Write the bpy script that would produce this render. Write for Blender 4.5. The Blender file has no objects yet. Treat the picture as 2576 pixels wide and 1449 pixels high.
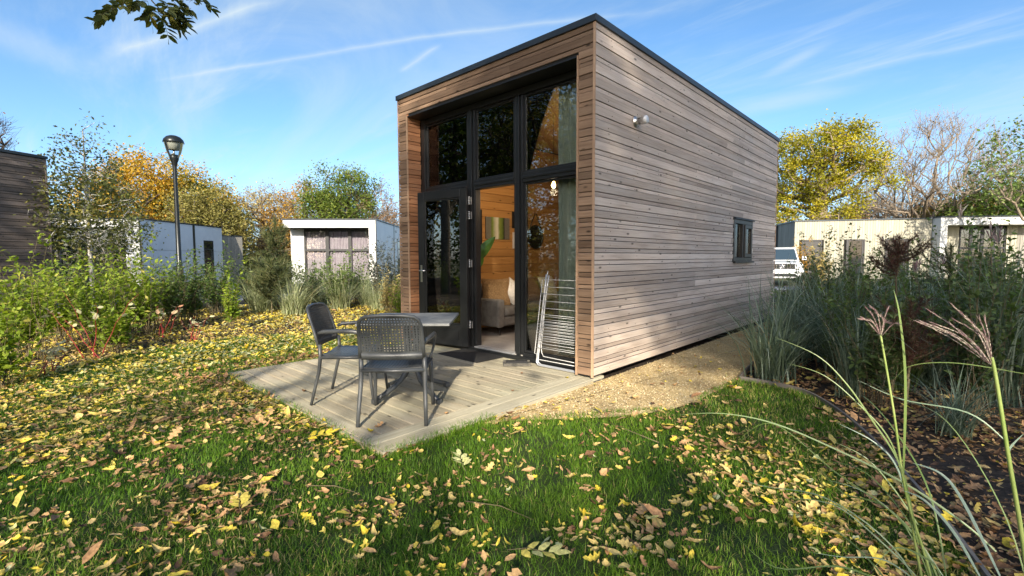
import bpy, math, random
import numpy as np
from mathutils import Vector, Matrix
rnd = random.Random(7)
rng = np.random.default_rng(7)
S = bpy.context.scene
COL = S.collection
R = math.radians

# ------------------------------------------------------------------ camera
CAM = Vector((2.7516, -4.2179, 1.30))
YAW, PITCH, ROLL = -0.74908, -0.06346, -0.00365
fw = Vector((math.sin(YAW)*math.cos(PITCH), math.cos(YAW)*math.cos(PITCH), math.sin(PITCH)))
r0 = Vector((math.cos(YAW), -math.sin(YAW), 0)); u0 = r0.cross(fw)
rt = r0*math.cos(ROLL)+u0*math.sin(ROLL); up = -r0*math.sin(ROLL)+u0*math.cos(ROLL)
cd = bpy.data.cameras.new('camera'); cam = bpy.data.objects.new('camera', cd); COL.objects.link(cam)
cam.matrix_world = Matrix(((rt.x, up.x, -fw.x, CAM.x), (rt.y, up.y, -fw.y, CAM.y), (rt.z, up.z, -fw.z, CAM.z), (0, 0, 0, 1)))
cd.sensor_width = 36; cd.lens = 36*1188.14/2576; cd.clip_start = .05; cd.clip_end = 3000
S.camera = cam

# ------------------------------------------------------------------ light
SUN_EL = R(24.5); SUN_AZ = math.atan2(.65, -.76)          # towards the sun, clockwise from +Y
W = bpy.data.worlds.new('World'); S.world = W; W.use_nodes = True
nt = W.node_tree; N = nt.nodes; N.clear()
def nn(t, **k):
    n = N.new(t)
    for a, b in k.items(): setattr(n, a, b)
    return n
sky = nn('ShaderNodeTexSky', sky_type='NISHITA', sun_disc=False, sun_elevation=SUN_EL, sun_rotation=SUN_AZ, altitude=0, air_density=.62, dust_density=1.6, ozone_density=1.6)
tc = nn('ShaderNodeTexCoord'); sep = nn('ShaderNodeSeparateXYZ'); nt.links.new(tc.outputs['Generated'], sep.inputs[0])
def mth(op, a, b=None, c=None):
    n = nn('ShaderNodeMath', operation=op)
    for i, v in enumerate((a, b, c)):
        if v is None: continue
        if isinstance(v, (int, float)): n.inputs[i].default_value = v
        else: nt.links.new(v, n.inputs[i])
    return n.outputs[0]
zz = mth('MAXIMUM', sep.outputs[2], .03)
zd = mth('ADD', zz, .12)
cx_ = mth('DIVIDE', sep.outputs[0], zd); cy_ = mth('DIVIDE', sep.outputs[1], zd)
cmb = nn('ShaderNodeCombineXYZ'); nt.links.new(cx_, cmb.inputs[0]); nt.links.new(cy_, cmb.inputs[1])
def cloud(rot, sc, nscale, lo, hi, det=8, rough=.6, dist=.6, off=(0, 0, 0)):
    mp = nn('ShaderNodeMapping'); nt.links.new(cmb.outputs[0], mp.inputs[0])
    mp.inputs['Rotation'].default_value = (0, 0, rot); mp.inputs['Scale'].default_value = sc; mp.inputs['Location'].default_value = off
    no = nn('ShaderNodeTexNoise'); nt.links.new(mp.outputs[0], no.inputs[0])
    no.inputs['Scale'].default_value = nscale; no.inputs['Detail'].default_value = det; no.inputs['Roughness'].default_value = rough; no.inputs['Distortion'].default_value = dist
    mr = nn('ShaderNodeMapRange', interpolation_type='SMOOTHSTEP'); nt.links.new(no.outputs[0], mr.inputs[0])
    mr.inputs[1].default_value = lo; mr.inputs[2].default_value = hi
    return mr.outputs[0]
veil = cloud(.5, (.40, 1.0, 1), 1.1, .38, .74, 8, .62, 1.2)
wisp = cloud(.35, (.32, 1.5, 1), 1.3, .52, .78, 9, .62, 1.0, (3.1, 1.4, 0))
wisp2 = cloud(-.5, (.3, 1.3, 1), 1.9, .56, .80, 9, .62, .8, (7, 2, 0))
def dirof(px, py):
    d = fw+rt*((px-1288)/1188.14)-up*((py-724.5)/1188.14); d.normalize(); k = max(d.z, .03)+.12
    return Vector((d.x/k, d.y/k))
def contrail(p, q, width, strength):
    a, b = dirof(*p), dirof(*q); t = (b-a); L = t.length; t.normalize(); n_ = Vector((-t.y, t.x))
    # signed distance to the line, wobbling a little, fading at both ends
    s = mth('ADD', mth('MULTIPLY', cx_, n_.x), mth('MULTIPLY', cy_, n_.y)); s = mth('SUBTRACT', s, a.dot(n_))
    no = nn('ShaderNodeTexNoise'); nt.links.new(cmb.outputs[0], no.inputs[0]); no.inputs['Scale'].default_value = 3; no.inputs['Detail'].default_value = 5
    s = mth('ADD', s, mth('MULTIPLY', mth('SUBTRACT', no.outputs[0], .5), width*1.6))
    g = mth('SUBTRACT', 1, mth('DIVIDE', mth('ABSOLUTE', s), width)); g = mth('MAXIMUM', g, 0); g = mth('MULTIPLY', g, g)
    l = mth('ADD', mth('MULTIPLY', cx_, t.x), mth('MULTIPLY', cy_, t.y)); l = mth('SUBTRACT', l, a.dot(t))
    e1 = nn('ShaderNodeMapRange', interpolation_type='SMOOTHSTEP'); nt.links.new(l, e1.inputs[0]); e1.inputs[1].default_value = -.1*L; e1.inputs[2].default_value = .15*L
    e2 = nn('ShaderNodeMapRange', interpolation_type='SMOOTHSTEP'); nt.links.new(l, e2.inputs[0]); e2.inputs[1].default_value = .8*L; e2.inputs[2].default_value = 1.1*L; e2.inputs[3].default_value = 1; e2.inputs[4].default_value = 0
    br = mth('ADD', mth('MULTIPLY', no.outputs[0], .9), .45)
    return mth('MULTIPLY', mth('MULTIPLY', mth('MULTIPLY', g, e1.outputs[0]), mth('MULTIPLY', e2.outputs[0], br)), strength)
c1 = contrail((430, 200), (1640, 30), .035, .42)
c2 = contrail((290, 135), (700, 0), .05, .5)
c3 = contrail((1010, 180), (1110, 115), .03, .4)
c4 = contrail((2000, 215), (2560, 90), .06, .3)
def patch(px, py, rad, asp, ang, amt, gain):
    c = dirof(px, py); mp = nn('ShaderNodeMapping', vector_type='TEXTURE'); nt.links.new(cmb.outputs[0], mp.inputs[0])
    mp.inputs['Location'].default_value = (c.x, c.y, 0); mp.inputs['Rotation'].default_value = (0, 0, ang); mp.inputs['Scale'].default_value = (rad, rad*asp, 1)
    vl = nn('ShaderNodeVectorMath', operation='LENGTH'); nt.links.new(mp.outputs[0], vl.inputs[0])
    m = nn('ShaderNodeMapRange', interpolation_type='SMOOTHSTEP'); nt.links.new(vl.outputs['Value'], m.inputs[0]); m.inputs[1].default_value = 1.2; m.inputs[2].default_value = 0
    return mth('MULTIPLY', mth('MULTIPLY', m.outputs[0], mth('ADD', wisp2, .35)), gain)
def line_ang(p, q):
    a, b = dirof(*p), dirof(*q); return math.atan2(b.y-a.y, b.x-a.x), (b-a).length
a1, l1 = line_ang((1925, 195), (2080, 110)); p1 = patch(2000, 152, l1*.62, .28, a1, 1, 1.0)
a2, l2 = line_ang((1760, 300), (2200, 215)); p2 = patch(1960, 258, l2*.5, .35, a2, 1, 1.0)
a3, l3 = line_ang((0, 60), (200, 170)); p3 = patch(60, 110, l3*.8, .6, a3, 1, .8)
tot = mth('ADD', mth('MULTIPLY', veil, .42), mth('MULTIPLY', wisp, .60)); tot = mth('ADD', tot, mth('MULTIPLY', wisp2, .38))
for c in (c1, c2, c3, c4, p1, p2, p3): tot = mth('ADD', tot, c)
tot = mth('MINIMUM', tot, .85)
mix = nn('ShaderNodeMix', data_type='RGBA'); nt.links.new(tot, mix.inputs[0]); nt.links.new(sky.outputs[0], mix.inputs[6])
mix.inputs[7].default_value = (2.6, 2.95, 3.2, 1)
hs = nn('ShaderNodeHueSaturation'); hs.inputs['Saturation'].default_value = 1.14; hs.inputs['Hue'].default_value = .492; nt.links.new(mix.outputs[2], hs.inputs['Color'])
bg = nn('ShaderNodeBackground'); bg.inputs[1].default_value = .115; nt.links.new(hs.outputs[0], bg.inputs[0])
wo = nn('ShaderNodeOutputWorld'); nt.links.new(bg.outputs[0], wo.inputs[0])
sl = bpy.data.lights.new('sun', 'SUN'); sl.energy = 3.5; sl.angle = R(.53); sl.color = (1, .90, .74)
so = bpy.data.objects.new('sun', sl); COL.objects.link(so)
sd = Vector((math.sin(SUN_AZ)*math.cos(SUN_EL), math.cos(SUN_AZ)*math.cos(SUN_EL), math.sin(SUN_EL)))
so.rotation_euler = sd.to_track_quat('Z', 'Y').to_euler(); so.location = (8, -12, 20)
V = S.view_settings; V.view_transform = 'Standard'; V.look = 'None'; V.gamma = 1; V.use_curve_mapping = False; V.exposure = 1.40
S.cycles.max_bounces = 8; S.cycles.transparent_max_bounces = 24; S.cycles.sample_clamp_indirect = 6; S.cycles.caustics_reflective = False; S.cycles.caustics_refractive = False

# ------------------------------------------------------------------ materials
def mat(name, col=(.5, .5, .5), rough=.6, metal=0, spec=.5):
    m = bpy.data.materials.new(name); m.use_nodes = True
    b = m.node_tree.nodes['Principled BSDF']; b.inputs['Base Color'].default_value = (*col, 1)
    b.inputs['Roughness'].default_value = rough; b.inputs['Metallic'].default_value = metal; b.inputs['Specular IOR Level'].default_value = spec
    return m
def T(m): return m.node_tree, m.node_tree.nodes, m.node_tree.links, m.node_tree.nodes['Principled BSDF']
def ramp(n, stops, interp='LINEAR'):
    cr = n.color_ramp; cr.interpolation = interp
    while len(cr.elements) < len(stops): cr.elements.new(.5)
    for e, (p, c) in zip(cr.elements, stops): e.position = p; e.color = (*c, 1)
def noise(t, vec, scale, det=4, rough=.55, dist=0):
    n = t.nodes.new('ShaderNodeTexNoise'); n.inputs['Scale'].default_value = scale; n.inputs['Detail'].default_value = det; n.inputs['Roughness'].default_value = rough; n.inputs['Distortion'].default_value = dist
    if vec: t.links.new(vec, n.inputs[0])
    return n
def mapping(t, vec, scale=(1, 1, 1), rot=(0, 0, 0), loc=(0, 0, 0)):
    n = t.nodes.new('ShaderNodeMapping'); n.inputs['Scale'].default_value = scale; n.inputs['Rotation'].default_value = rot; n.inputs['Location'].default_value = loc
    t.links.new(vec, n.inputs[0]); return n
def mul(t, a, b, blend='MULTIPLY', f=1.0):
    n = t.nodes.new('ShaderNodeMix'); n.data_type = 'RGBA'; n.blend_type = blend; n.inputs[0].default_value = f
    t.links.new(a, n.inputs[6])
    if isinstance(b, tuple): n.inputs[7].default_value = (*b, 1)
    else: t.links.new(b, n.inputs[7])
    return n
def bump(t, b, h, strength=.3, dist=.01):
    n = t.nodes.new('ShaderNodeBump'); n.inputs['Strength'].default_value = strength; n.inputs['Distance'].default_value = dist
    t.links.new(h, n.inputs['Height']); t.links.new(n.outputs[0], b.inputs['Normal'])

def wood(name, stops, axis, var=.35, knots=True, rough=.75, grain=60, patch=None, bstr=.25):
    """boards running along `axis` (0 x, 1 y, 2 z); each board object gets its own tone"""
    m = mat(name, rough=rough, spec=.25); t, N_, L, b = T(m)
    g = N_.new('ShaderNodeNewGeometry'); oi = N_.new('ShaderNodeObjectInfo')
    off = N_.new('ShaderNodeVectorMath'); off.operation = 'MULTIPLY_ADD'
    cm = N_.new('ShaderNodeCombineXYZ'); 
    for i in range(3): L.new(oi.outputs['Random'], cm.inputs[i])
    L.new(cm.outputs[0], off.inputs[0]); off.inputs[1].default_value = (37, 53, 71); L.new(g.outputs['Position'], off.inputs[2])
    sc = [1, 1, 1]; sc[axis] = .045
    mp = mapping(t, off.outputs[0], tuple(sc))
    n1 = noise(t, mp.outputs[0], grain, 6, .6, .4)
    sc2 = [.6, .6, .6]; sc2[axis] = .12
    mp2 = mapping(t, off.outputs[0], tuple(sc2)); n2 = noise(t, mp2.outputs[0], 6, 3)
    ad = N_.new('ShaderNodeMath'); ad.operation = 'MULTIPLY_ADD'; L.new(n2.outputs[0], ad.inputs[0]); ad.inputs[1].default_value = .5
    ml = N_.new('ShaderNodeMath'); ml.operation = 'MULTIPLY'; L.new(n1.outputs[0], ml.inputs[0]); ml.inputs[1].default_value = .5; L.new(ml.outputs[0], ad.inputs[2])
    cr = N_.new('ShaderNodeValToRGB'); ramp(cr, stops); L.new(ad.outputs[0], cr.inputs[0])
    # tone of the board
    mr = N_.new('ShaderNodeMapRange'); L.new(oi.outputs['Random'], mr.inputs[0]); mr.inputs[3].default_value = 1-var; mr.inputs[4].default_value = 1+var*.6
    c = N_.new('ShaderNodeMix'); c.data_type = 'RGBA'; c.blend_type = 'MULTIPLY'; c.inputs[0].default_value = 1; L.new(cr.outputs[0], c.inputs[6]); 
    cc = N_.new('ShaderNodeCombineXYZ'); [L.new(mr.outputs[0], cc.inputs[i]) for i in range(3)]; L.new(cc.outputs[0], c.inputs[7]); out = c.outputs[2]
    if knots:
        sk = [1, 1, 1]; sk[axis] = .38
        mk = mapping(t, off.outputs[0], tuple(sk)); vo = N_.new('ShaderNodeTexVoronoi'); vo.inputs['Scale'].default_value = 9; L.new(mk.outputs[0], vo.inputs[0])
        kr = N_.new('ShaderNodeMapRange'); L.new(vo.outputs['Distance'], kr.inputs[0]); kr.inputs[1].default_value = .05; kr.inputs[2].default_value = .14; kr.inputs[3].default_value = .22; kr.inputs[4].default_value = 1
        kc = N_.new('ShaderNodeCombineXYZ'); [L.new(kr.outputs[0], kc.inputs[i]) for i in range(3)]
        out = mul(t, out, kc.outputs[0]).outputs[2]
    if patch:   # weathered areas that differ in colour across the whole facade
        n3 = noise(t, mapping(t, g.outputs['Position'], (1, .6, .8)).outputs[0], patch[1], 4, .6); pr = N_.new('ShaderNodeMapRange'); L.new(n3.outputs[0], pr.inputs[0]); pr.inputs[1].default_value = .38; pr.inputs[2].default_value = .66
        x = N_.new('ShaderNodeMix'); x.data_type = 'RGBA'; x.blend_type = 'MULTIPLY'; L.new(pr.outputs[0], x.inputs[0]); L.new(out, x.inputs[6]); x.inputs[7].default_value = (*patch[0], 1); out = x.outputs[2]
    L.new(out, b.inputs['Base Color']); bump(t, b, n1.outputs[0], bstr, .004)
    return m
BR = [(.22, (.17, .10, .06)), (.5, (.30, .195, .125)), (.75, (.43, .30, .20))]
GR = [(.22, (.28, .21, .16)), (.48, (.56, .455, .37)), (.62, (.65, .55, .465)), (.8, (.74, .66, .59))]
M = {}
M['side'] = wood('weathered_larch_grey', GR, 1, .3, patch=((.80, .86, .94), .55))
M['front'] = wood('larch_brown_x', BR, 0, .38)
M['jamb'] = wood('larch_brown_y', [(.25, (.27, .12, .055)), (.5, (.42, .20, .10)), (.72, (.52, .29, .16))], 1, .3)
M['lath'] = wood('larch_lath', [(.25, (.33, .20, .12)), (.7, (.50, .34, .22))], 2, .15, False)
M['deckx'] = wood('deck_x', [(.25, (.22, .185, .13)), (.5, (.38, .33, .24)), (.72, (.50, .445, .335))], 0, .2, grain=38, patch=((.84, .92, .90), .9))
M['decky'] = wood('deck_y', [(.25, (.21, .185, .13)), (.5, (.37, .335, .24)), (.72, (.49, .45, .335))], 1, .2, grain=38)
M['inner'] = wood('pine_panelling', [(.25, (.36, .17, .05)), (.55, (.55, .29, .10)), (.75, (.64, .37, .14))], 1, .14, grain=22, rough=.45, bstr=.08)
M['innerx'] = wood('pine_panelling_x', [(.25, (.26, .13, .045)), (.55, (.40, .22, .08)), (.75, (.48, .28, .11))], 0, .14, grain=22, rough=.45, bstr=.08)
M['dkwood'] = wood('dark_weathered_boards', [(.25, (.10, .082, .075)), (.5, (.17, .14, .125)), (.72, (.24, .20, .18))], 0, .3)
M['palewood'] = wood('pale_vertical_boards', [(.25, (.30, .285, .22)), (.5, (.38, .365, .29)), (.75, (.46, .445, .365))], 2, .12, False)
M['greywood'] = wood('grey_vertical_boards', [(.25, (.20, .19, .16)), (.5, (.29, .275, .24)), (.75, (.36, .34, .30))], 2, .15, False)
M['core'] = mat('dark_membrane', (.012, .011, .010), .9)
M['black'] = mat('black_frame_paint', (.016, .017, .018), .32)
M['trim'] = mat('anthracite_metal_trim', (.035, .045, .055), .42, .3)
M['steel'] = mat('brushed_steel', (.62, .62, .60), .3, 1)
M['cap'] = mat('pale_cap', (.60, .62, .64), .4)
M['wire'] = mat('white_coated_wire', (.60, .60, .58), .35)
M['alu'] = mat('aluminium_tube', (.62, .63, .64), .35, .6)
M['brownframe'] = mat('dark_brown_frame', (.022, .021, .019), .4)
M['dkframe'] = mat('grey_window_frame', (.028, .028, .03), .5)
M['lampmetal'] = mat('dark_lamp_metal', (.018, .022, .024), .35, .4)
M['rubber'] = mat('black_rubber', (.012, .012, .013), .75)
M['ceiling'] = mat('dark_ceiling', (.06, .045, .035), .8)
M['screen'] = mat('black_print', (.02, .02, .02), .4)
M['paper'] = mat('white_print', (.7, .7, .68), .6)
M['darkglass'] = mat('dark_room_glass', (.015, .018, .02), .04)
M['carpaint'] = mat('white_car_paint', (.74, .76, .78), .18); M['carpaint'].node_tree.nodes['Principled BSDF'].inputs['Coat Weight'].default_value = .6
M['carglass'] = mat('tinted_car_glass', (.03, .05, .07), .03)
M['chrome'] = mat('chrome', (.8, .8, .8), .12, 1)
M['headlamp'] = mat('headlamp_glass', (.55, .58, .6), .08)
M['redtile'] = mat('red_roof_tiles', (.42, .13, .06), .8)
M['plate'] = mat('number_plate', (.6, .6, .55), .5)

def noisy(name, stops, scale, rough=.9, vec='pos', det=8, b_=.3, bd=.01, two=None, spec=.3):
    m = mat(name, rough=rough, spec=spec); t, N_, L, b = T(m); g = N_.new('ShaderNodeNewGeometry')
    n = noise(t, g.outputs['Position'], scale, det, .65); cr = N_.new('ShaderNodeValToRGB'); ramp(cr, stops); L.new(n.outputs[0], cr.inputs[0]); out = cr.outputs[0]
    if two:
        n2 = noise(t, g.outputs['Position'], two[0], 5, .6); mr = N_.new('ShaderNodeMapRange'); L.new(n2.outputs[0], mr.inputs[0]); mr.inputs[1].default_value = .42; mr.inputs[2].default_value = .62
        x = N_.new('ShaderNodeMix'); x.data_type = 'RGBA'; L.new(mr.outputs[0], x.inputs[0]); L.new(out, x.inputs[6]); x.inputs[7].default_value = (*two[1], 1); out = x.outputs[2]
    L.new(out, b.inputs['Base Color'])
    if b_: bump(t, b, n.outputs[0], b_, bd)
    return m
M['plaster'] = noisy('white_render', [(.35, (.56, .565, .555)), (.7, (.70, .70, .68))], 1.2, rough=.75, b_=.03)
M['white'] = noisy('white_panel', [(.35, (.70, .72, .76)), (.7, (.80, .81, .84))], 1.0, rough=.5, b_=.02)
M['lawn'] = noisy('lawn_soil', [(.3, (.014, .020, .006)), (.55, (.035, .055, .012)), (.75, (.07, .06, .03))], 28, two=(1.3, (.03, .05, .012)))
M['soil'] = noisy('bed_soil', [(.3, (.018, .013, .010)), (.5, (.05, .036, .026)), (.7, (.10, .075, .05)), (.85, (.18, .13, .08))], 22, b_=.8, bd=.03)
M['gravel'] = noisy('sandy_path', [(.25, (.30, .20, .085)), (.45, (.54, .40, .18)), (.6, (.70, .54, .27)), (.8, (.78, .64, .37))], 38, b_=1, bd=.02, two=(2.2, (.44, .32, .15)))
M['asphalt'] = noisy('path_asphalt', [(.3, (.13, .14, .16)), (.7, (.22, .235, .26))], 40)
M['field'] = noisy('far_ground', [(.3, (.05, .06, .02)), (.7, (.11, .10, .04))], .6)
M['stone'] = noisy('slate_table_top', [(.35, (.15, .155, .155)), (.6, (.24, .245, .24)), (.8, (.33, .33, .31))], 9, rough=.5, b_=.05)
M['plastic'] = noisy('anthracite_resin', [(.4, (.056, .060, .062)), (.7, (.074, .079, .081))], 60, rough=.38, b_=.02, spec=.55)
M['suede'] = noisy('grey_suede', [(.35, (.13, .125, .115)), (.7, (.21, .20, .185))], 9, rough=.95)
M['fur'] = noisy('white_fur_cushion', [(.4, (.66, .62, .55)), (.7, (.8, .77, .7))], 40, rough=1, b_=.6, bd=.02)
M['knit'] = noisy('brown_knit_cushion', [(.35, (.20, .12, .055)), (.7, (.36, .23, .11))], 45, rough=1, b_=.8, bd=.02)
M['floor'] = noisy('pale_floor', [(.35, (.30, .28, .26)), (.7, (.42, .40, .37))], 5, rough=.5)
M['bark'] = noisy('bark', [(.35, (.055, .045, .035)), (.7, (.14, .115, .09))], 18)
M['palebark'] = noisy('pale_bark', [(.35, (.19, .15, .11)), (.7, (.33, .27, .2))], 9)
M['birch'] = noisy('birch_bark', [(.42, (.12, .11, .10)), (.5, (.62, .6, .56))], 6, b_=.1)
M['redstem'] = mat('red_stem', (.30, .03, .03), .5)
M['stem'] = noisy('woody_stem', [(.35, (.09, .075, .04)), (.7, (.2, .16, .09))], 30)
M['bulb'] = mat('lit_bulb', (1, .8, .4)); M['bulb'].node_tree.nodes['Principled BSDF'].inputs['Emission Color'].default_value = (1, .62, .18, 1); M['bulb'].node_tree.nodes['Principled BSDF'].inputs['Emission Strength'].default_value = 9
M['edging'] = mat('grey_edging', (.16, .14, .12), .8)
M['matrub'] = mat('black_ribbed_mat', (.018, .018, .018), .7)
M['dust'] = noisy('dusty_stone', [(.35, (.05, .05, .045)), (.7, (.16, .145, .12))], 20)
M['wovenr'] = mat('woven_seat', (.09, .085, .08), .8)

def glass(name, tint=(.9, .95, .93), refl=1.0):
    m = bpy.data.materials.new(name); m.use_nodes = True; t = m.node_tree; t.nodes.clear()
    tr = t.nodes.new('ShaderNodeBsdfTransparent'); tr.inputs[0].default_value = (*tint, 1)
    gl = t.nodes.new('ShaderNodeBsdfGlossy'); gl.inputs['Roughness'].default_value = .005
    fr = t.nodes.new('ShaderNodeFresnel'); fr.inputs[0].default_value = 1.5
    ml = t.nodes.new('ShaderNodeMath'); ml.operation = 'MULTIPLY_ADD'; ml.inputs[1].default_value = 1.6*refl; ml.inputs[2].default_value = .03; ml.use_clamp = True; t.links.new(fr.outputs[0], ml.inputs[0])
    mx = t.nodes.new('ShaderNodeMixShader'); t.links.new(ml.outputs[0], mx.inputs[0]); t.links.new(tr.outputs[0], mx.inputs[1]); t.links.new(gl.outputs[0], mx.inputs[2])
    o = t.nodes.new('ShaderNodeOutputMaterial'); t.links.new(mx.outputs[0], o.inputs[0]); return m
M['glass'] = glass('window_glass', (.90, .93, .90), .62)
M['lampglass'] = glass('clear_lamp_glass', (.93, .95, .95), .8)

def foliage(name, stops, trans=.35, rough=.55, spec=.3, blotch=0):
    m = mat(name, rough=rough, spec=spec); t, N_, L, b = T(m)
    at = N_.new('ShaderNodeAttribute'); at.attribute_name = 'tint'; cr = N_.new('ShaderNodeValToRGB'); ramp(cr, stops); L.new(at.outputs['Fac'], cr.inputs[0])
    if blotch:
        tx = N_.new('ShaderNodeTexCoord'); g_ = N_.new('ShaderNodeNewGeometry'); nz_ = noise(t, g_.outputs['Position'], blotch, 3, .6); mr_ = N_.new('ShaderNodeMapRange'); L.new(nz_.outputs[0], mr_.inputs[0]); mr_.inputs[1].default_value = .3; mr_.inputs[2].default_value = .7; mr_.inputs[3].default_value = .55; mr_.inputs[4].default_value = 1.2
        cb = N_.new('ShaderNodeCombineXYZ'); [L.new(mr_.outputs[0], cb.inputs[i]) for i in range(3)]; cr = mul(t, cr.outputs[0], cb.outputs[0]); cr.outputs[0].name; co = cr.outputs[2]
    else: co = cr.outputs[0]
    L.new(co, b.inputs['Base Color'])
    tl = N_.new('ShaderNodeBsdfTranslucent'); hv = N_.new('ShaderNodeHueSaturation'); hv.inputs['Value'].default_value = 1.25; hv.inputs['Saturation'].default_value = 1.1; L.new(co, hv.inputs['Color']); L.new(hv.outputs[0], tl.inputs[0])
    mx = N_.new('ShaderNodeMixShader'); mx.inputs[0].default_value = trans; o = N_['Material Output']
    L.new(b.outputs[0], mx.inputs[1]); L.new(tl.outputs[0], mx.inputs[2]); L.new(mx.outputs[0], o.inputs[0]); return m
F = {}
F['grass'] = foliage('lawn_grass', [(0, (.052, .125, .008)), (.5, (.115, .225, .014)), (.85, (.20, .31, .03)), (1, (.40, .35, .12))], .3)
F['litter'] = foliage('leaf_litter', [(0, (.10, .055, .03)), (.12, (.32, .17, .08)), (.3, (.54, .32, .15)), (.45, (.64, .47, .19)), (.6, (.68, .55, .11)), (.75, (.74, .56, .04)), (.88, (.62, .60, .24)), (1, (.50, .53, .30))], .15, .6, .35, 70)
F['bright'] = foliage('bright_green_leaves', [(0, (.09, .15, .015)), (.5, (.22, .31, .03)), (.85, (.36, .43, .06)), (1, (.55, .48, .12))], .4)
F['mid'] = foliage('mid_green_leaves', [(0, (.05, .09, .02)), (.6, (.12, .19, .04)), (1, (.24, .30, .09))], .3)
F['dark'] = foliage('dark_green_leaves', [(0, (.035, .055, .02)), (.6, (.09, .14, .04)), (1, (.22, .26, .10))], .25)
F['grey'] = foliage('grey_green_leaves', [(0, (.04, .055, .045)), (.6, (.08, .10, .085)), (1, (.15, .17, .15))], .25)
F['cream'] = foliage('cream_dogwood_leaves', [(0, (.45, .42, .22)), (.7, (.62, .60, .36)), (1, (.5, .22, .13))], .35)
F['oak'] = foliage('orange_oak_leaves', [(0, (.16, .16, .03)), (.3, (.36, .29, .045)), (.6, (.52, .35, .045)), (1, (.60, .31, .04))], .35)
F['olive'] = foliage('olive_leaves', [(0, (.12, .12, .035)), (.5, (.27, .25, .07)), (1, (.42, .35, .12))], .35)
F['pale'] = foliage('pale_yellow_leaves', [(0, (.30, .24, .11)), (.5, (.50, .42, .18)), (1, (.62, .50, .18))], .4)
F['orange'] = foliage('orange_leaves', [(0, (.30, .19, .04)), (.6, (.48, .27, .05)), (1, (.56, .38, .06))], .4)
F['green'] = foliage('green_leaves', [(0, (.05, .085, .015)), (.5, (.12, .18, .03)), (1, (.24, .28, .05))], .35)
F['poplar'] = foliage('poplar_leaves', [(0, (.17, .18, .02)), (.5, (.36, .34, .03)), (.85, (.52, .43, .035)), (1, (.60, .42, .05))], .4)
F['birch'] = foliage('birch_leaves', [(0, (.07, .085, .03)), (.6, (.17, .19, .055)), (1, (.34, .30, .09))], .35)
F['ash'] = foliage('ash_leaves', [(0, (.05, .065, .02)), (.6, (.11, .13, .03)), (.9, (.28, .25, .05)), (1, (.5, .36, .05))], .35)
F['brown'] = foliage('thin_brown_leaves', [(0, (.25, .15, .09)), (1, (.42, .28, .16))], .35)
F['miscanth'] = foliage('blue_green_grass', [(0, (.05, .08, .045)), (.4, (.13, .18, .11)), (.75, (.26, .33, .23)), (.92, (.48, .54, .42)), (1, (.55, .46, .26))], .3)
F['palegrass'] = foliage('pale_green_grass', [(0, (.17, .21, .08)), (.5, (.34, .38, .19)), (.85, (.52, .54, .34)), (1, (.58, .50, .28))], .35)
F['reed'] = foliage('reed_green', [(0, (.10, .17, .05)), (.5, (.20, .28, .08)), (1, (.30, .40, .32))], .35, .35, .5)
F['plume'] = foliage('pink_plume', [(0, (.20, .10, .11)), (.5, (.34, .22, .22)), (.8, (.50, .42, .34)), (1, (.6, .55, .42))], .3)
F['pine'] = foliage('pine_needles', [(0, (.03, .05, .02)), (.5, (.08, .10, .035)), (1, (.18, .17, .07))], .2)
F['pinered'] = foliage('red_brown_needles', [(0, (.05, .02, .015)), (.6, (.12, .05, .035)), (1, (.10, .11, .06))], .2)
F['chips'] = foliage('gravel_chips', [(0, (.26, .17, .09)), (.4, (.54, .42, .23)), (.8, (.68, .56, .34)), (1, (.70, .62, .44))], 0, .9)

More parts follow.
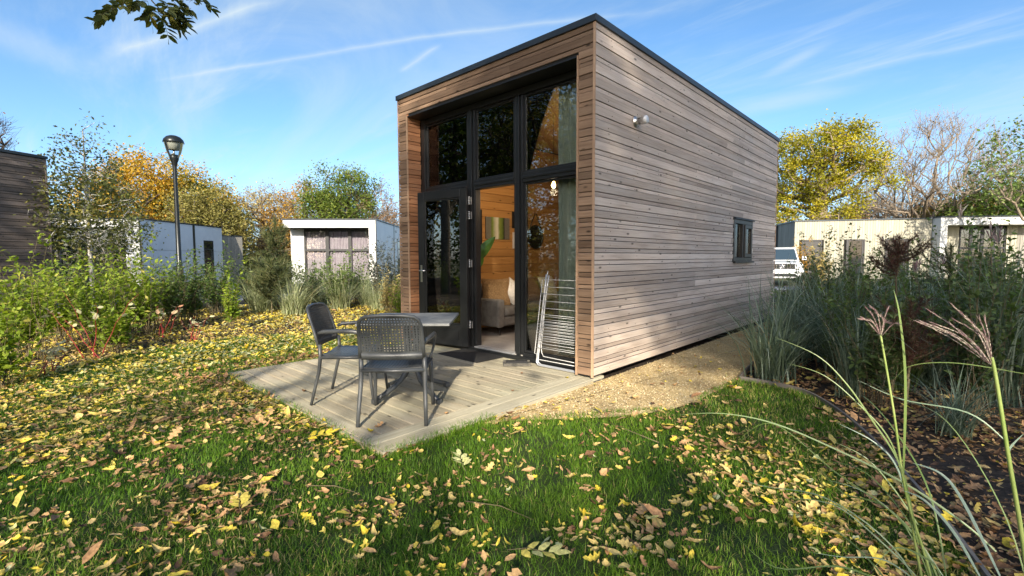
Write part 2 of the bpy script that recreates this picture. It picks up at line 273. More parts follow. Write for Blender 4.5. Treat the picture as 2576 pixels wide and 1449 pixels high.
# ------------------------------------------------------------------ geometry helpers
def newobj(name, me, parent=None, loc=None, rot=None):
    o = bpy.data.objects.new(name, me); COL.objects.link(o)
    if parent: o.parent = parent
    if loc is not None: o.location = loc
    if rot is not None: o.rotation_euler = rot
    return o
def tag(o, label, cat=None, group=None):
    o['label'] = label
    if cat: o['category'] = cat
    if group: o['group'] = group
    return o
def thing(name, label, cat, loc=(0, 0, 0), rz=0, group=None):
    return tag(newobj(name, None, None, loc, (0, 0, rz)), label, cat, group)
def structure(o): o['kind'] = 'structure'; return o
def stuff(o): o['kind'] = 'stuff'; return o
class MB:
    def __init__(s): s.v = []; s.f = []; s.sm = []
    def add(s, vs, fs, smooth=False):
        k = len(s.v); s.v += [tuple(p) for p in vs]; s.f += [tuple(i+k for i in f) for f in fs]; s.sm += [smooth]*len(fs); return s
    def box(s, x0, x1, y0, y1, z0, z1, T_=None):
        vs = [Vector(p) for p in ((x0, y0, z0), (x1, y0, z0), (x1, y1, z0), (x0, y1, z0), (x0, y0, z1), (x1, y0, z1), (x1, y1, z1), (x0, y1, z1))]
        if T_ is not None: vs = [T_ @ p for p in vs]
        return s.add(vs, [(0, 3, 2, 1), (4, 5, 6, 7), (0, 1, 5, 4), (1, 2, 6, 5), (2, 3, 7, 6), (3, 0, 4, 7)])
    def tube(s, path, rad, n=8, T_=None, flat=1.0, caps=True):
        P = [Vector(p) for p in path]; rads = rad if isinstance(rad, (list, tuple)) else [rad]*len(P)
        vs = []; ref = None
        for i, p in enumerate(P):
            d = (P[min(i+1, len(P)-1)]-P[max(i-1, 0)]).normalized()
            if ref is None:
                ref = Vector((0, 0, 1)) if abs(d.z) < .9 else Vector((1, 0, 0))
            a = (ref-d*ref.dot(d)).normalized(); ref = a; b = d.cross(a)
            for k in range(n):
                t = 2*math.pi*k/n; vs.append(p+a*math.cos(t)*rads[i]+b*math.sin(t)*rads[i]*flat)
        if T_ is not None: vs = [T_ @ p for p in vs]
        fs = [(i*n+k, i*n+(k+1) % n, (i+1)*n+(k+1) % n, (i+1)*n+k) for i in range(len(P)-1) for k in range(n)]
        if caps: fs += [tuple(range(n))[::-1], tuple((len(P)-1)*n+k for k in range(n))]
        return s.add(vs, fs, True)
    def lathe(s, prof, n=24, T_=None):
        vs = [Vector((r*math.cos(2*math.pi*k/n), r*math.sin(2*math.pi*k/n), z)) for r, z in prof for k in range(n)]
        if T_ is not None: vs = [T_ @ p for p in vs]
        return s.add(vs, [(i*n+k, i*n+(k+1) % n, (i+1)*n+(k+1) % n, (i+1)*n+k) for i in range(len(prof)-1) for k in range(n)], True)
    def prism(s, prof, axis, a, b):
        """profile of 2-D points extruded along axis from a to b"""
        def P(u, v, w): return ((w, u, v), (u, w, v), (u, v, w))[axis]
        n = len(prof); vs = [P(u, v, a) for u, v in prof]+[P(u, v, b) for u, v in prof]
        return s.add(vs, [(k, (k+1) % n, n+(k+1) % n, n+k) for k in range(n)]+[tuple(range(n))[::-1], tuple(range(n, 2*n))])
    def mesh(s, name, m):
        me = bpy.data.meshes.new(name); me.from_pydata(s.v, [], s.f); me.materials.append(M.get(m) if isinstance(m, str) else m)
        me.polygons.foreach_set('use_smooth', s.sm); me.validate(); me.update()
        import bmesh
        bm = bmesh.new(); bm.from_mesh(me); bmesh.ops.recalc_face_normals(bm, faces=bm.faces); bm.to_mesh(me); bm.free()
        return me
    def build(s, name, m, parent=None, loc=None, rot=None, bevel=0, seg=2):
        o = newobj(name, s.mesh(name, m), parent, loc, rot)
        if bevel:
            b = o.modifiers.new('bevel', 'BEVEL'); b.width = bevel; b.segments = seg; b.limit_method = 'ANGLE'; b.angle_limit = R(40)
        return o
def box(name, m, parent, x0, x1, y0, y1, z0, z1, bevel=0, **k): return MB().box(x0, x1, y0, y1, z0, z1).build(name, m, parent, bevel=bevel, **k)
def copy_tree(o, parent=None):
    c = o.copy(); COL.objects.link(c); c.parent = parent
    for ch in [x for x in KIDS.get(o.name, [])]: copy_tree(ch, c)
    return c
KIDS = {}
def kids():
    KIDS.clear()
    for o in bpy.data.objects:
        if o.parent: KIDS.setdefault(o.parent.name, []).append(o)

def npmesh(name, verts, faces_flat, nper, m, tint=None, smooth=False):
    """fast mesh: faces all with nper corners, or nper an array of counts"""
    me = bpy.data.meshes.new(name); nv = len(verts); me.vertices.add(nv); me.vertices.foreach_set('co', np.asarray(verts, np.float32).ravel())
    ff = np.asarray(faces_flat, np.int32).ravel()
    if np.isscalar(nper): cnt = np.full(len(ff)//nper, nper, np.int32)
    else: cnt = np.asarray(nper, np.int32)
    st = np.concatenate(([0], np.cumsum(cnt)[:-1])).astype(np.int32)
    me.loops.add(len(ff)); me.loops.foreach_set('vertex_index', ff)
    me.polygons.add(len(cnt)); me.polygons.foreach_set('loop_start', st)
    if smooth: me.polygons.foreach_set('use_smooth', np.ones(len(cnt), bool))
    me.materials.append(m)
    if tint is not None:
        a = me.attributes.new('tint', 'FLOAT', 'FACE'); a.data.foreach_set('value', np.asarray(tint, np.float32))
    me.update(calc_edges=True); return me
# leaf templates: x along the leaf (0..1), y across, z up; quads/tris as equal-size faces
def tpl(pts, faces): return np.array(pts, float), np.array(faces)
DIA = tpl([(0, 0, 0), (.5, .28, .05), (1, 0, -.05), (.5, -.28, .05)], [(0, 3, 2, 1)])
FOLD = tpl([(0, 0, 0), (.45, .25, .08), (1, 0, 0), (.45, -.25, .08), (.45, 0, 0)], [(0, 4, 1, 1), (1, 4, 2, 2), (0, 3, 4, 4), (4, 3, 2, 2)])
FOLD3 = (FOLD[0], np.array([(0, 4, 1), (1, 4, 2), (0, 3, 4), (4, 3, 2)]))
LANCE = (np.array([(0, 0, 0), (.3, .15, .06), (.7, .13, .08), (1, 0, -.02), (.7, -.13, .0), (.3, -.15, -.02)]), np.array([(0, 5, 1), (1, 5, 4), (1, 4, 2), (2, 4, 3)]))
def lobed(n=7):
    pts = [(.5, 0, .0)]; k = 2*n
    for i in range(k):
        a = 2*math.pi*i/k; r = .5 if i % 2 == 0 else .27
        pts.append((.5+r*math.cos(a), r*.78*math.sin(a), .11*math.sin(a*3+1)))
    return np.array(pts), np.array([(0, 1+i, 1+(i+1) % k) for i in range(k)])
OAK = lobed(4)
OAK = (OAK[0], OAK[1])
ROUND = (np.array([(0, 0, 0), (.25, .3, .1), (.7, .28, .06), (1, 0, .1), (.7, -.28, .0), (.25, -.3, .07), (.5, 0, -.02)]), np.array([(6, 0, 1), (6, 1, 2), (6, 2, 3), (6, 3, 4), (6, 4, 5), (6, 5, 0)]))
def leafshape(prof, k=9, wob=.0, seed=0):
    g = np.random.default_rng(seed); xs = np.linspace(0, 1, k); pts = [(0, 0, 0)]; 
    up_ = [(x, prof(x)*(1+wob*g.normal()), .07+.03*g.normal()) for x in xs[1:-1]]; dn = [(x, -prof(x)*(1+wob*g.normal()), .05+.03*g.normal()) for x in xs[1:-1]]; mid = [(x, 0, 0) for x in xs[1:-1]]
    pts += up_+mid+dn+[(1, 0, .04)]; m = k-2; U = lambda i: 1+i; Mi = lambda i: 1+m+i; D = lambda i: 1+2*m+i; E_ = 1+3*m; f = [(0, Mi(0), U(0)), (0, D(0), Mi(0)), (U(m-1), Mi(m-1), E_), (Mi(m-1), D(m-1), E_)]
    for i in range(m-1): f += [(U(i), Mi(i), Mi(i+1)), (U(i), Mi(i+1), U(i+1)), (Mi(i), D(i), D(i+1)), (Mi(i), D(i+1), Mi(i+1))]
    return np.array(pts, float), np.array(f)
FL = [leafshape(lambda x: .17*math.sin(math.pi*x**.8)**.8, 6, .1, 1), leafshape(lambda x: .36*math.sin(math.pi*x**.75)**.75, 6, .1, 2), leafshape(lambda x: (.30*math.sin(math.pi*x**1.15)**.6)*(1 if int(x*8+.5) % 2 else .45), 9, .12, 3), leafshape(lambda x: .27*math.sin(math.pi*x**.9), 6, .15, 4)]
def rotmats(az, el, ro):
    ca, sa, ce, se, cr, sr = np.cos(az), np.sin(az), np.cos(el), np.sin(el), np.cos(ro), np.sin(ro)
    X = np.stack([ca*ce, sa*ce, se], -1); Y0 = np.stack([-sa, ca, 0*az], -1); Z0 = np.cross(X, Y0)
    Y = Y0*cr[:, None]+Z0*sr[:, None]; Z = np.cross(X, Y); return np.stack([X, Y, Z], 1)      # rows: axes
def scatter(pos, size, az, el, ro, tp, tint, m, name, curl=None):
    P, Fc = tp; n = len(pos); A = rotmats(az, el, ro); k = len(P)
    L = np.broadcast_to(P[None], (n, k, 3)).copy()
    if curl is not None: L[:, :, 2] += curl[:, None]*(((L[:, :, 0]-.5)**2)*1.6+(L[:, :, 1]**2)*2-.2)
    L *= np.asarray(size)[:, None, None]
    Vv = np.einsum('nki,nij->nkj', L, A)+pos[:, None, :]
    Ff = (Fc[None]+(np.arange(n)*k)[:, None, None])
    return npmesh(name, Vv.reshape(-1, 3), Ff.reshape(-1), Fc.shape[1], m, np.repeat(tint, len(Fc)))
def mergetpl(parts, name, m):
    """parts: list of (verts, faces(n,3), tint) -> one mesh"""
    vs, fs, ts = [], [], []; o = 0
    for v, f, t in parts: vs.append(v); fs.append(f+o); ts.append(t); o += len(v)
    return npmesh(name, np.concatenate(vs), np.concatenate(fs).ravel(), 3, m, np.concatenate(ts))
def blades(base, az, length, lean, droop, width, tint, m, name, seg=6, twist=None):
    """ribbons rising from base and arching over"""
    n = len(base); t = np.linspace(0, 1, seg+1)[None]
    r = length[:, None]*(lean[:, None]*t+droop[:, None]*t**2.2)
    z = length[:, None]*(t*np.sqrt(np.clip(1-lean[:, None]**2, .1, 1))-droop[:, None]*.75*t**2.6)
    c = np.stack([np.cos(az), np.sin(az)], -1)
    tw = (az+math.pi/2 if twist is None else twist)
    side = np.stack([np.cos(tw), np.sin(tw), 0*az], -1)
    w = width[:, None]*np.clip(1-t**2.0, .05, 1)*.5
    C_ = np.concatenate([base[:, None, :2]+c[:, None, :]*r[..., None], (base[:, 2:3]+z)[..., None]], -1)
    Lf = C_-side[:, None, :]*w[..., None]; Rt = C_+side[:, None, :]*w[..., None]
    Vv = np.stack([Lf, Rt], 2).reshape(n, -1, 3); k = 2*(seg+1)
    q = np.array([(2*i, 2*i+1, 2*i+3, 2*i+2) for i in range(seg)])
    Ff = q[None]+(np.arange(n)*k)[:, None, None]
    return npmesh(name, Vv.reshape(-1, 3), Ff.reshape(-1), 4, m, np.repeat(tint, seg))

# ------------------------------------------------------------------ the setting
def sheet(name, pts, z, m):
    me = bpy.data.meshes.new(name); me.from_pydata([(x, y, z) for x, y in pts], [], [tuple(range(len(pts)))]); me.materials.append(M[m])
    return structure(newobj(name, me))
sheet('ground', [(-900, -900), (900, -900), (900, 1200), (-900, 1200)], -.14, 'field')
BED_Z, LAWN_Z = -.055, -.045
def smooth(pts, n=4):
    out = []
    for i in range(len(pts)-1):
        p0, p1, p2, p3 = pts[max(i-1, 0)], pts[i], pts[i+1], pts[min(i+2, len(pts)-1)]
        for k in range(n):
            t = k/n; out.append(tuple(.5*((2*p1[j])+(-p0[j]+p2[j])*t+(2*p0[j]-5*p1[j]+4*p2[j]-p3[j])*t*t+(-p0[j]+3*p1[j]-3*p2[j]+p3[j])*t**3) for j in range(len(p1))))
    out.append(tuple(pts[-1])); return out
bed = sheet('bed_soil', [(-16.5, -25), (16, -25), (16, 24), (-1, 24), (-16.5, 5)], BED_Z-.02, 'soil')
# lawn outline (counter-clockwise)
LAWN_R = smooth([(3.6, -7.), (3.35, -3.0), (3.02, -1.9), (2.75, -1.0), (2.38, .0), (2.0, .75), (1.64, 1.15), (1.10, 1.22)], 5)
LAWN_P = smooth([(1.10, 1.22), (1.08, .5), (1.0, -.25), (.75, -.75), (.50, -1.05), (.15, -1.45), (-.02, -1.75)], 4)
LAWN_L = smooth([(-3.55, .15), (-4.3, .2), (-5.1, -.35), (-5.9, -1.2), (-6.1, -2.1), (-5.7, -3.1), (-5.2, -4.2), (-5.5, -6), (-6.2, -10)], 5)
LAWN = LAWN_R[:-1]+LAWN_P+[(-.02, .02), (-3.3, .02)]+LAWN_L+[(-6, -16), (3.6, -16)]
sheet('lawn', LAWN, LAWN_Z, 'lawn')
PATH = [(0.0, 7.6), (0, .0), (-.02, -1.85)]+LAWN_P[::-1]+[(1.02, 1.8), (.93, 2.6), (.84, 3.4), (.82, 7.6)]
sheet('gravel_path', PATH, -.035, 'gravel')
def ribbon(pts, w):
    L_, R_ = [], []
    for i, p in enumerate(pts):
        a, b = Vector(pts[max(i-1, 0)]), Vector(pts[min(i+1, len(pts)-1)]); d = (b-a).normalized(); L_.append((p[0]-d.y*w/2, p[1]+d.x*w/2)); R_.append((p[0]+d.y*w/2, p[1]-d.x*w/2))
    return R_+L_[::-1]
ROAD = ribbon(smooth([(-22, -14), (-17.3, -6), (-15.9, -1.5), (-15.2, 1.6), (-14.6, 4.4), (-13.2, 7.0), (-10, 10.6), (-5, 16), (0, 21), (9, 27)], 5), 2.3)
sheet('asphalt_path', ROAD, -.05, 'asphalt')
def inpoly(P, poly):
    x, y = P[:, 0], P[:, 1]; c = np.zeros(len(P), bool); q = np.array(poly); j = len(q)-1
    for i in range(len(q)):
        a, b = q[i], q[j]; k = ((a[1] > y) != (b[1] > y)) & (x < (b[0]-a[0])*(y-a[1])/(b[1]-a[1]+1e-12)+a[0]); c ^= k; j = i
    return c
DECK = [(-3.27, -2.52), (0.0, -2.52), (0.0, .25), (-3.27, .25)]
HOUSE = [(-3.56, -.01), (.01, -.01), (.01, 6.95), (-3.56, 6.95)]
def bearing(P): return np.degrees(np.arctan2(P[:, 0]-CAM.x, P[:, 1]-CAM.y))
def dist(P): return np.hypot(P[:, 0]-CAM.x, P[:, 1]-CAM.y)
def candidates(n, rmax, rmin=1.3, power=1.0, b0=-99, b1=12):
    """points around the photographer's spot, thinner with distance"""
    u = rng.random(n); Rr = (rmin**power+(rmax**power-rmin**power)*u)**(1/power); b = np.radians(rng.uniform(b0, b1, n))
    return np.stack([CAM.x+Rr*np.sin(b), CAM.y+Rr*np.cos(b)], -1), Rr
def vnoise(P, s, seed=0):
    q = P*s; i = np.floor(q).astype(int); f = q-i; f = f*f*(3-2*f)
    def h(a, b): 
        k = (a*374761393+b*668265263+seed*1442695041) & 0x7fffffff; k = ((k ^ (k >> 13))*1274126177) & 0x7fffffff
        return (k & 0xffff)/65535.
    a, b = i[:, 0], i[:, 1]
    return (h(a, b)*(1-f[:, 0])+h(a+1, b)*f[:, 0])*(1-f[:, 1])+(h(a, b+1)*(1-f[:, 0])+h(a+1, b+1)*f[:, 0])*f[:, 1]

# lawn grass: real blades
P, Rr = candidates(400000, 11, 1.5, 1.0)
k = inpoly(P, LAWN) & ~inpoly(P, [(-3.25, -2.50), (-.02, -2.50), (-.02, .3), (-3.25, .3)]) & ~inpoly(P, HOUSE)
k &= rng.random(len(P)) < .45+.55*(vnoise(P, 3.1, 2) > .28)
P, Rr = P[k], Rr[k]; n = len(P)
tint = np.clip(.15+.6*vnoise(P, 1.4, 5)+rng.normal(0, .2, n), 0, .93); tint[rng.random(n) < .03+.16*(vnoise(P, .8, 15) > .55)] = 1
L_ = (.022+.026*rng.random(n)+.018*vnoise(P, 4, 9))*(1+.05*Rr)
me = blades(np.concatenate([P, np.full((n, 1), LAWN_Z-.004)], 1), rng.uniform(0, 6.28, n), L_, rng.uniform(.1, .75, n), rng.uniform(.1, .5, n), .0026*(1+.22*Rr), tint, F['grass'], 'grass', 2)
g_ = stuff(newobj('grass', me)); tag(g_, 'short green lawn grass around the timber deck', 'grass')
# a fringe of grass overhanging the deck edges
def fringe(a, b, nb, hmin=.05, hmax=.11):
    t = rng.random(nb); a, b = np.array(a), np.array(b); c = a+(b-a)*t[:, None]+rng.normal(0, .022, (nb, 2)); return c, rng.uniform(hmin, hmax, nb)
cs = [fringe((-3.27, -2.54), (-.02, -2.54), 1500), fringe((.015, -2.5), (.015, -1.5), 900), fringe((-3.29, -2.5), (-3.29, 0), 1200), fringe((1.05, .2), (1.08, 1.2), 300, .03, .07), fringe((.1, -1.5), (.95, -.3), 600, .03, .07)]
c = np.concatenate([x[0] for x in cs]); hh = np.concatenate([x[1] for x in cs]); n = len(c)
me = blades(np.concatenate([c, np.full((n, 1), LAWN_Z-.004)], 1), rng.uniform(0, 6.28, n), hh, rng.uniform(.05, .5, n), rng.uniform(.1, .5, n), np.full(n, .005), np.clip(rng.normal(.5, .2, n), 0, 1), F['grass'], 'grass_fringe', 3)
tag(stuff(newobj('grass_fringe', me)), 'longer grass blades growing against the deck and path edges', 'grass')

# path chips
P, Rr = candidates(170000, 12, 1.8, 1.0, -62, 12)
k = inpoly(P, PATH); P = P[k]; n = len(P)
me = scatter(np.concatenate([P, np.full((n, 1), -.031)], 1), rng.uniform(.005, .017, n), rng.uniform(0, 6.28, n), rng.normal(0, .4, n), rng.normal(0, .4, n), (np.array([(0, .3, 0), (1, .25, 0), (.9, -.3, 0), (.1, -.25, 0), (.5, 0, .3)]), np.array([(0, 4, 1), (1, 4, 2), (2, 4, 3), (3, 4, 0)])), np.clip(rng.normal(.5, .27, n), 0, 1), F['chips'], 'path_chips')
tag(stuff(newobj('path_chips', me)), 'loose tan chips covering the path beside the cabin wall', 'gravel')
# bed and path edging strip
E1 = smooth([(1.10, 1.22), (1.02, 1.8), (.93, 2.6), (.84, 3.4), (.82, 5.2), (.83, 7.4)], 5)
E2 = LAWN_R[10:]
for pth, lab in ((E1, 'thin grey edging strip curving between the tan path and the planted bed'), (E2, 'thin grey edging strip between the lawn and the planted bed on the right')):
    mb = MB(); w = .008
    for i in range(len(pth)-1):
        a, b = Vector((*pth[i][:2], 0)), Vector((*pth[i+1][:2], 0)); d = (b-a).normalized(); n_ = Vector((-d.y, d.x, 0))*w
        q = [a-n_, b-n_, b+n_, a+n_]; mb.add([(p.x, p.y, -.08) for p in q]+[(p.x, p.y, .0) for p in q], [(0, 1, 5, 4), (1, 2, 6, 5), (2, 3, 7, 6), (3, 0, 4, 7), (4, 5, 6, 7)])
    tag(mb.build('edging_strip', 'edging'), lab, 'edging')

# ------------------------------------------------------------------ fallen leaves
def litter_density(P):
    x, y = P[:, 0], P[:, 1]; lawn = inpoly(P, LAWN); path = inpoly(P, PATH); d = np.zeros(len(P))
    n1 = vnoise(P, 1.1, 3); n2 = vnoise(P, 3.3, 4)
    left = np.clip((-.5-x)/2.5, 0, 1)
    d = np.where(lawn, .11+.58*left+.5*(n1-.5)+.5*(n2-.5), .6+.6*(n1-.5)+.4*(n2-.5))
    dd = np.maximum(np.maximum(-3.27-x, x), np.maximum(-2.52-y, y-.25)); near = (dd > 0) & (dd < .45) & (x < -.3)
    d += np.where(near, .55*(1-dd/.45), 0)
    d += np.where(lawn & (x > 1.6) & (x-1.6 > -.4*y), .45, 0)*np.clip((x-1.9)*2, 0, 1)
    d = np.where(path, .035+.25*np.clip(-y-.6, 0, 1), d)
    d = np.where((~lawn) & (~path) & (x < -4), .50+.5*n1+.25*(n2-.5), d)
    d = np.where((~lawn) & (~path) & (x > .8), .30+.5*(n1-.4)+.55*np.clip((-y-.2)/1.5, 0, 1), d)
    return np.clip(d, 0, 1)
P, Rr = candidates(200000, 16, 1.35, 1.15)
onb = lambda P, q: inpoly(P, q)
k = (rng.random(len(P)) < litter_density(P)) & ~onb(P, DECK) & ~onb(P, HOUSE)
P, Rr = P[k], Rr[k]; n = len(P)
lawnm = inpoly(P, LAWN); isl = lawnm.astype(float)
z = np.where(lawnm, LAWN_Z+.020, np.where(inpoly(P, PATH), -.026, BED_Z+.0))+rng.uniform(0, .02, n)
size = np.clip(rng.lognormal(math.log(.040), .45, n), .015, .11)*(.85+.016*Rr)
dk = (np.abs(P[:, 0]+3.6) < .5) & (P[:, 1] > -2.6)
leftish = np.clip((-1.0-P[:, 0])/3, 0, 1)
tint = np.clip(rng.normal(.40, .2, n)+.30*leftish-.02+.25*(vnoise(P, .9, 8)-.5)+.0, 0, 1)
brownz = ((P[:, 1] > -2.9) & (P[:, 1] < -1) & (P[:, 0] > -3.9) & (P[:, 0] < -2.6)) | ((~lawnm) & (P[:, 0] > .8)); tint = np.where(brownz & (rng.random(n) < .75), np.clip(rng.normal(.2, .12, n), 0, 1), tint)
shape = rng.choice(4, n, p=[.36, .34, .14, .16]); size = size*np.where(shape == 2, 1.25, np.where(shape == 1, .85, 1))
az, el, ro = rng.uniform(0, 6.28, n), rng.normal(0, .28, n), rng.normal(0, .35, n); curl = rng.uniform(-.6, 1.3, n)
order = np.argsort(-size/np.maximum(Rr, 1.5)*((bearing(P) > -89) & (bearing(P) < 3.5) & (Rr > 1.75) & (Rr < 4.2)))
top = order[:300]; rest = np.ones(n, bool); rest[top] = False
TP = FL
parts = []
for s_ in range(4):
    k = rest & (shape == s_)
    P3 = np.concatenate([P[k], z[k][:, None]], 1); A = rotmats(az[k], el[k], ro[k]); Pt, Fc = TP[s_]; m_ = len(P3)
    L = np.broadcast_to(Pt[None], (m_, len(Pt), 3)).copy(); L[:, :, 2] += curl[k][:, None]*(((L[:, :, 0]-.5)**2)*1.2+(L[:, :, 1]**2)*1.6-.15); sz = size[k]*(1.25 if s_ == 0 else .8 if s_ == 1 else 1.0); L *= sz[:, None, None]
    Vv = np.einsum('nki,nij->nkj', L, A)+P3[:, None, :]; parts.append((Vv.reshape(-1, 3), (Fc[None]+(np.arange(m_)*len(Pt))[:, None, None]).reshape(-1, 3), np.repeat(tint[k], len(Fc))))
me = mergetpl(parts, 'leaf_litter', F['litter']); tag(stuff(newobj('leaf_litter', me)), 'yellow and tan autumn leaves strewn over lawn and beds', 'leaf litter')
# the 300 leaves that show largest are things of their own
TN = [('dark brown', .06), ('pinkish tan', .2), ('tan orange', .33), ('sandy yellow', .48), ('yellow', .66), ('golden yellow', .76), ('pale green', .95)]
SN = ['pointed ash leaflet', 'round birch leaf', 'lobed oak leaf', 'folded oval leaf']
cache = {}
for i in top:
    c = min(range(7), key=lambda j: abs(TN[j][1]-tint[i])); s_ = int(shape[i]); cv = int(curl[i] > .4)
    key = (c, s_, cv)
    if key not in cache:
        Pt, Fc = TP[s_]; L = Pt.copy(); L[:, 2] += (.95 if cv else .0)*((L[:, 0]-.5)**2*1.2+L[:, 1]**2*1.6-.15); L *= (1.25 if s_ == 0 else .8 if s_ == 1 else 1.0)
        cache[key] = npmesh('fallen_leaf', L, Fc.ravel(), 3, F['litter'], np.full(len(Fc), TN[c][1]))
    o = newobj('fallen_leaf', cache[key]); A = rotmats(az[i:i+1], el[i:i+1], ro[i:i+1])[0]
    m4 = Matrix([[*A[:, r]*size[i], (P[i][0], P[i][1], z[i]+.004)[r]] for r in range(3)]+[[0, 0, 0, 1]]); o.matrix_world = m4
    xx, yy = P[i]; bb = float(bearing(P[i:i+1])[0]); rr_ = Rr[i]
    colw = ['far left', 'left of deck', 'below the chair', 'right of deck tip', 'below cabin corner', 'near the bed', 'by the reed'][min(6, max(0, int((bb+92)/13.6)))]
    roww = 'on bottom grass' if rr_ < 2.15 else 'on near lawn' if rr_ < 2.6 else 'on middle lawn' if rr_ < 3.1 else 'on upper lawn'
    szw = 'large' if size[i] > .085 else 'small' if size[i] < .05 else 'mid sized'; cw = 'curled ' if cv else ''
    tag(o, f'{szw} {TN[c][0]} {cw}{SN[s_]} {roww} {colw}', 'leaf', 'fallen leaves lying on the lawn')
# compound fallen leaf (stalk with paired leaflets), a few on the near grass
def compound(x, y, rz, s, tv, lab):
    t_ = thing('fallen_leaf_stalk', lab, 'leaf', (x, y, LAWN_Z+.045), rz)
    MB().tube([(0, 0, 0), (.12*s, .01, .012), (.26*s, -.005, .004)], .0018, 5).build('stalk', 'stem', t_)
    Pt, Fc = LANCE
    for j in range(7):
        a = (1 if j % 2 else -1)*(.9-.05*j) if j < 6 else 0; px_ = (.08+.03*j)*s if j < 6 else .26*s
        me = npmesh('leaflet', Pt*np.array([.10*s, .13*s, .10*s]), Fc.ravel(), 3, F['litter'], np.full(len(Fc), tv+rnd.uniform(-.05, .05)))
        newobj('leaflet', me, t_, (px_, 0, .006), (rnd.uniform(-.3, .3), -rnd.uniform(.05, .3), a))
compound(.62, -2.35, 2.6, .8, .92, 'pale green compound leaf on the dark grass right of the deck tip')
compound(1.35, -2.75, .6, .8, .85, 'greenish compound leaf with spread leaflets on the central lawn')
compound(-.62, -2.85, 1.4, .85, .72, 'golden compound leaf on the grass just below the deck tip')
compound(1.75, -3.05, -.4, .72, .95, 'pale compound leaf at the bottom centre of the lawn')
compound(.15, -3.45, 2.9, .72, .6, 'tan compound leaf with a long stalk low on the left lawn')
# twigs on the lawn
for i, (x, y, a, l) in enumerate(((1.3, -1.15, 2.9, .5), (.1, -3.1, .5, .35), (1.9, -1.6, 2.3, .45), (.9, -2.6, .3, .4))):
    tag(MB().tube([(0, 0, 0), (l*.5, .02, .01), (l, -.01, 0)], [.003, .0028, .001], 5).build('fallen_twig', 'stem', None, (x, y, LAWN_Z+.05), (0, 0, a)), ['thin bare twig on grass by the gravel edge', 'thin bare twig on the leafy lawn below the deck tip', 'thin twig near the right hand bed edging', 'short twig on the shaded grass right of the deck tip'][i], 'twig')

# ------------------------------------------------------------------ the deck
deck = thing('timber_deck', 'pale weathered timber deck of grooved boards in front of the glazed cabin end', 'deck', (-1.63, -1.13, 0))
deck.location = (0, 0, 0)
def deckprof(w, ng):
    pr = [(0, -.028), (w, -.028), (w, -.004)]; n = ng
    for i in range(n):
        a = w-.006-(w-.012)*i/n; b = w-.006-(w-.012)*(i+.62)/n; pr += [(a, 0), (b, 0), (b-.0008, -.009), (w-.006-(w-.012)*(i+1)/n+.0008, -.009)]
    pr += [(0, -.004)]; return pr
pitch = .1432; nb = 19; bme = {}
for i in range(nb):
    y0 = -2.52+i*pitch; x1 = -.30 
    if 'a' not in bme: mb = MB(); mb.prism(deckprof(pitch-.009, 8), 0, 0, 2.968); bme['a'] = mb.mesh('board', 'deckx')
    y1 = y0
    newobj('board', bme['a'], deck, (-3.268+rnd.uniform(-.003, .003), y1, rnd.uniform(-.0012, .0012)))
for i in range(2):
    if 'b' not in bme: mb = MB(); mb.prism(deckprof(pitch-.007, 9), 1, 0, 2.765); bme['b'] = mb.mesh('board', 'decky')
    newobj('board', bme['b'], deck, (-.295+i*pitch, -2.52, rnd.uniform(-.001, .001)))
box('joist_frame', 'dust', deck, -3.25, -.02, -2.50, .24, -.13, -.030)
box('edge_board', 'deckx', deck, -3.268, -.012, -2.541, -2.523, -.13, -.003)
box('edge_board', 'decky', deck, -.010, .010, -2.541, -.006, -.13, -.003)
box('edge_board', 'decky', deck, -3.290, -3.270, -2.541, -.006, -.13, -.003)

# ------------------------------------------------------------------ the cabin
Wd, Ln, H, zt = 3.543, 6.93, 3.714, 3.42
cab = thing('wooden_cabin', 'tall flat roofed cabin clad in horizontal larch boards with a glazed black framed end', 'cabin')
def core(x0, x1, y0, y1, z0, z1, m='core'): return (x0, x1, y0, y1, z0, z1)
mb = MB()
for b in (core(-.20, -.026, .026, 4.33, .02, 3.55), core(-.20, -.026, 5.34, 6.90, .02, 3.55), core(-.20, -.026, 4.33, 5.34, .02, 1.24), core(-.20, -.026, 4.33, 5.34, 1.95, 3.55),
          core(-3.52, -3.35, .026, 6.90, .02, 3.55), core(-3.345, -.205, 6.75, 6.90, .02, 3.55), core(-3.302, -.226, .026, .36, zt+.004, 3.55)):
    mb.box(*b)
mb.build('wall_core', 'core', cab)
box('roof', 'core', cab, -3.52, -.026, .026, 6.90, 3.552, 3.708)
box('soffit', 'black', cab, -3.304, -.224, .004, .248, zt-.012, zt+.002)
box('floor', 'floor', cab, -3.345, -.205, .27, 6.745, -.02, .055)
box('ceiling', 'innerx', cab, -3.345, -.205, .375, 6.745, 3.45, 3.545)
# roof trim: four lengths
o_ = .022
for nm, b in (('roof_trim', (-Wd-o_, o_, -o_, .0, 3.700, 3.768)), ('roof_trim', (.0, o_, .002, Ln+o_, 3.700, 3.768)), ('roof_trim', (-Wd-o_, -Wd, .002, Ln+o_, 3.700, 3.768)), ('roof_trim', (-Wd, -.002, Ln, Ln+o_, 3.700, 3.768)), ('roof_deck', (-Wd+.002, -.004, .004, Ln-.002, 3.716, 3.752))):
    box(nm, 'trim', cab, *b, bevel=.003)
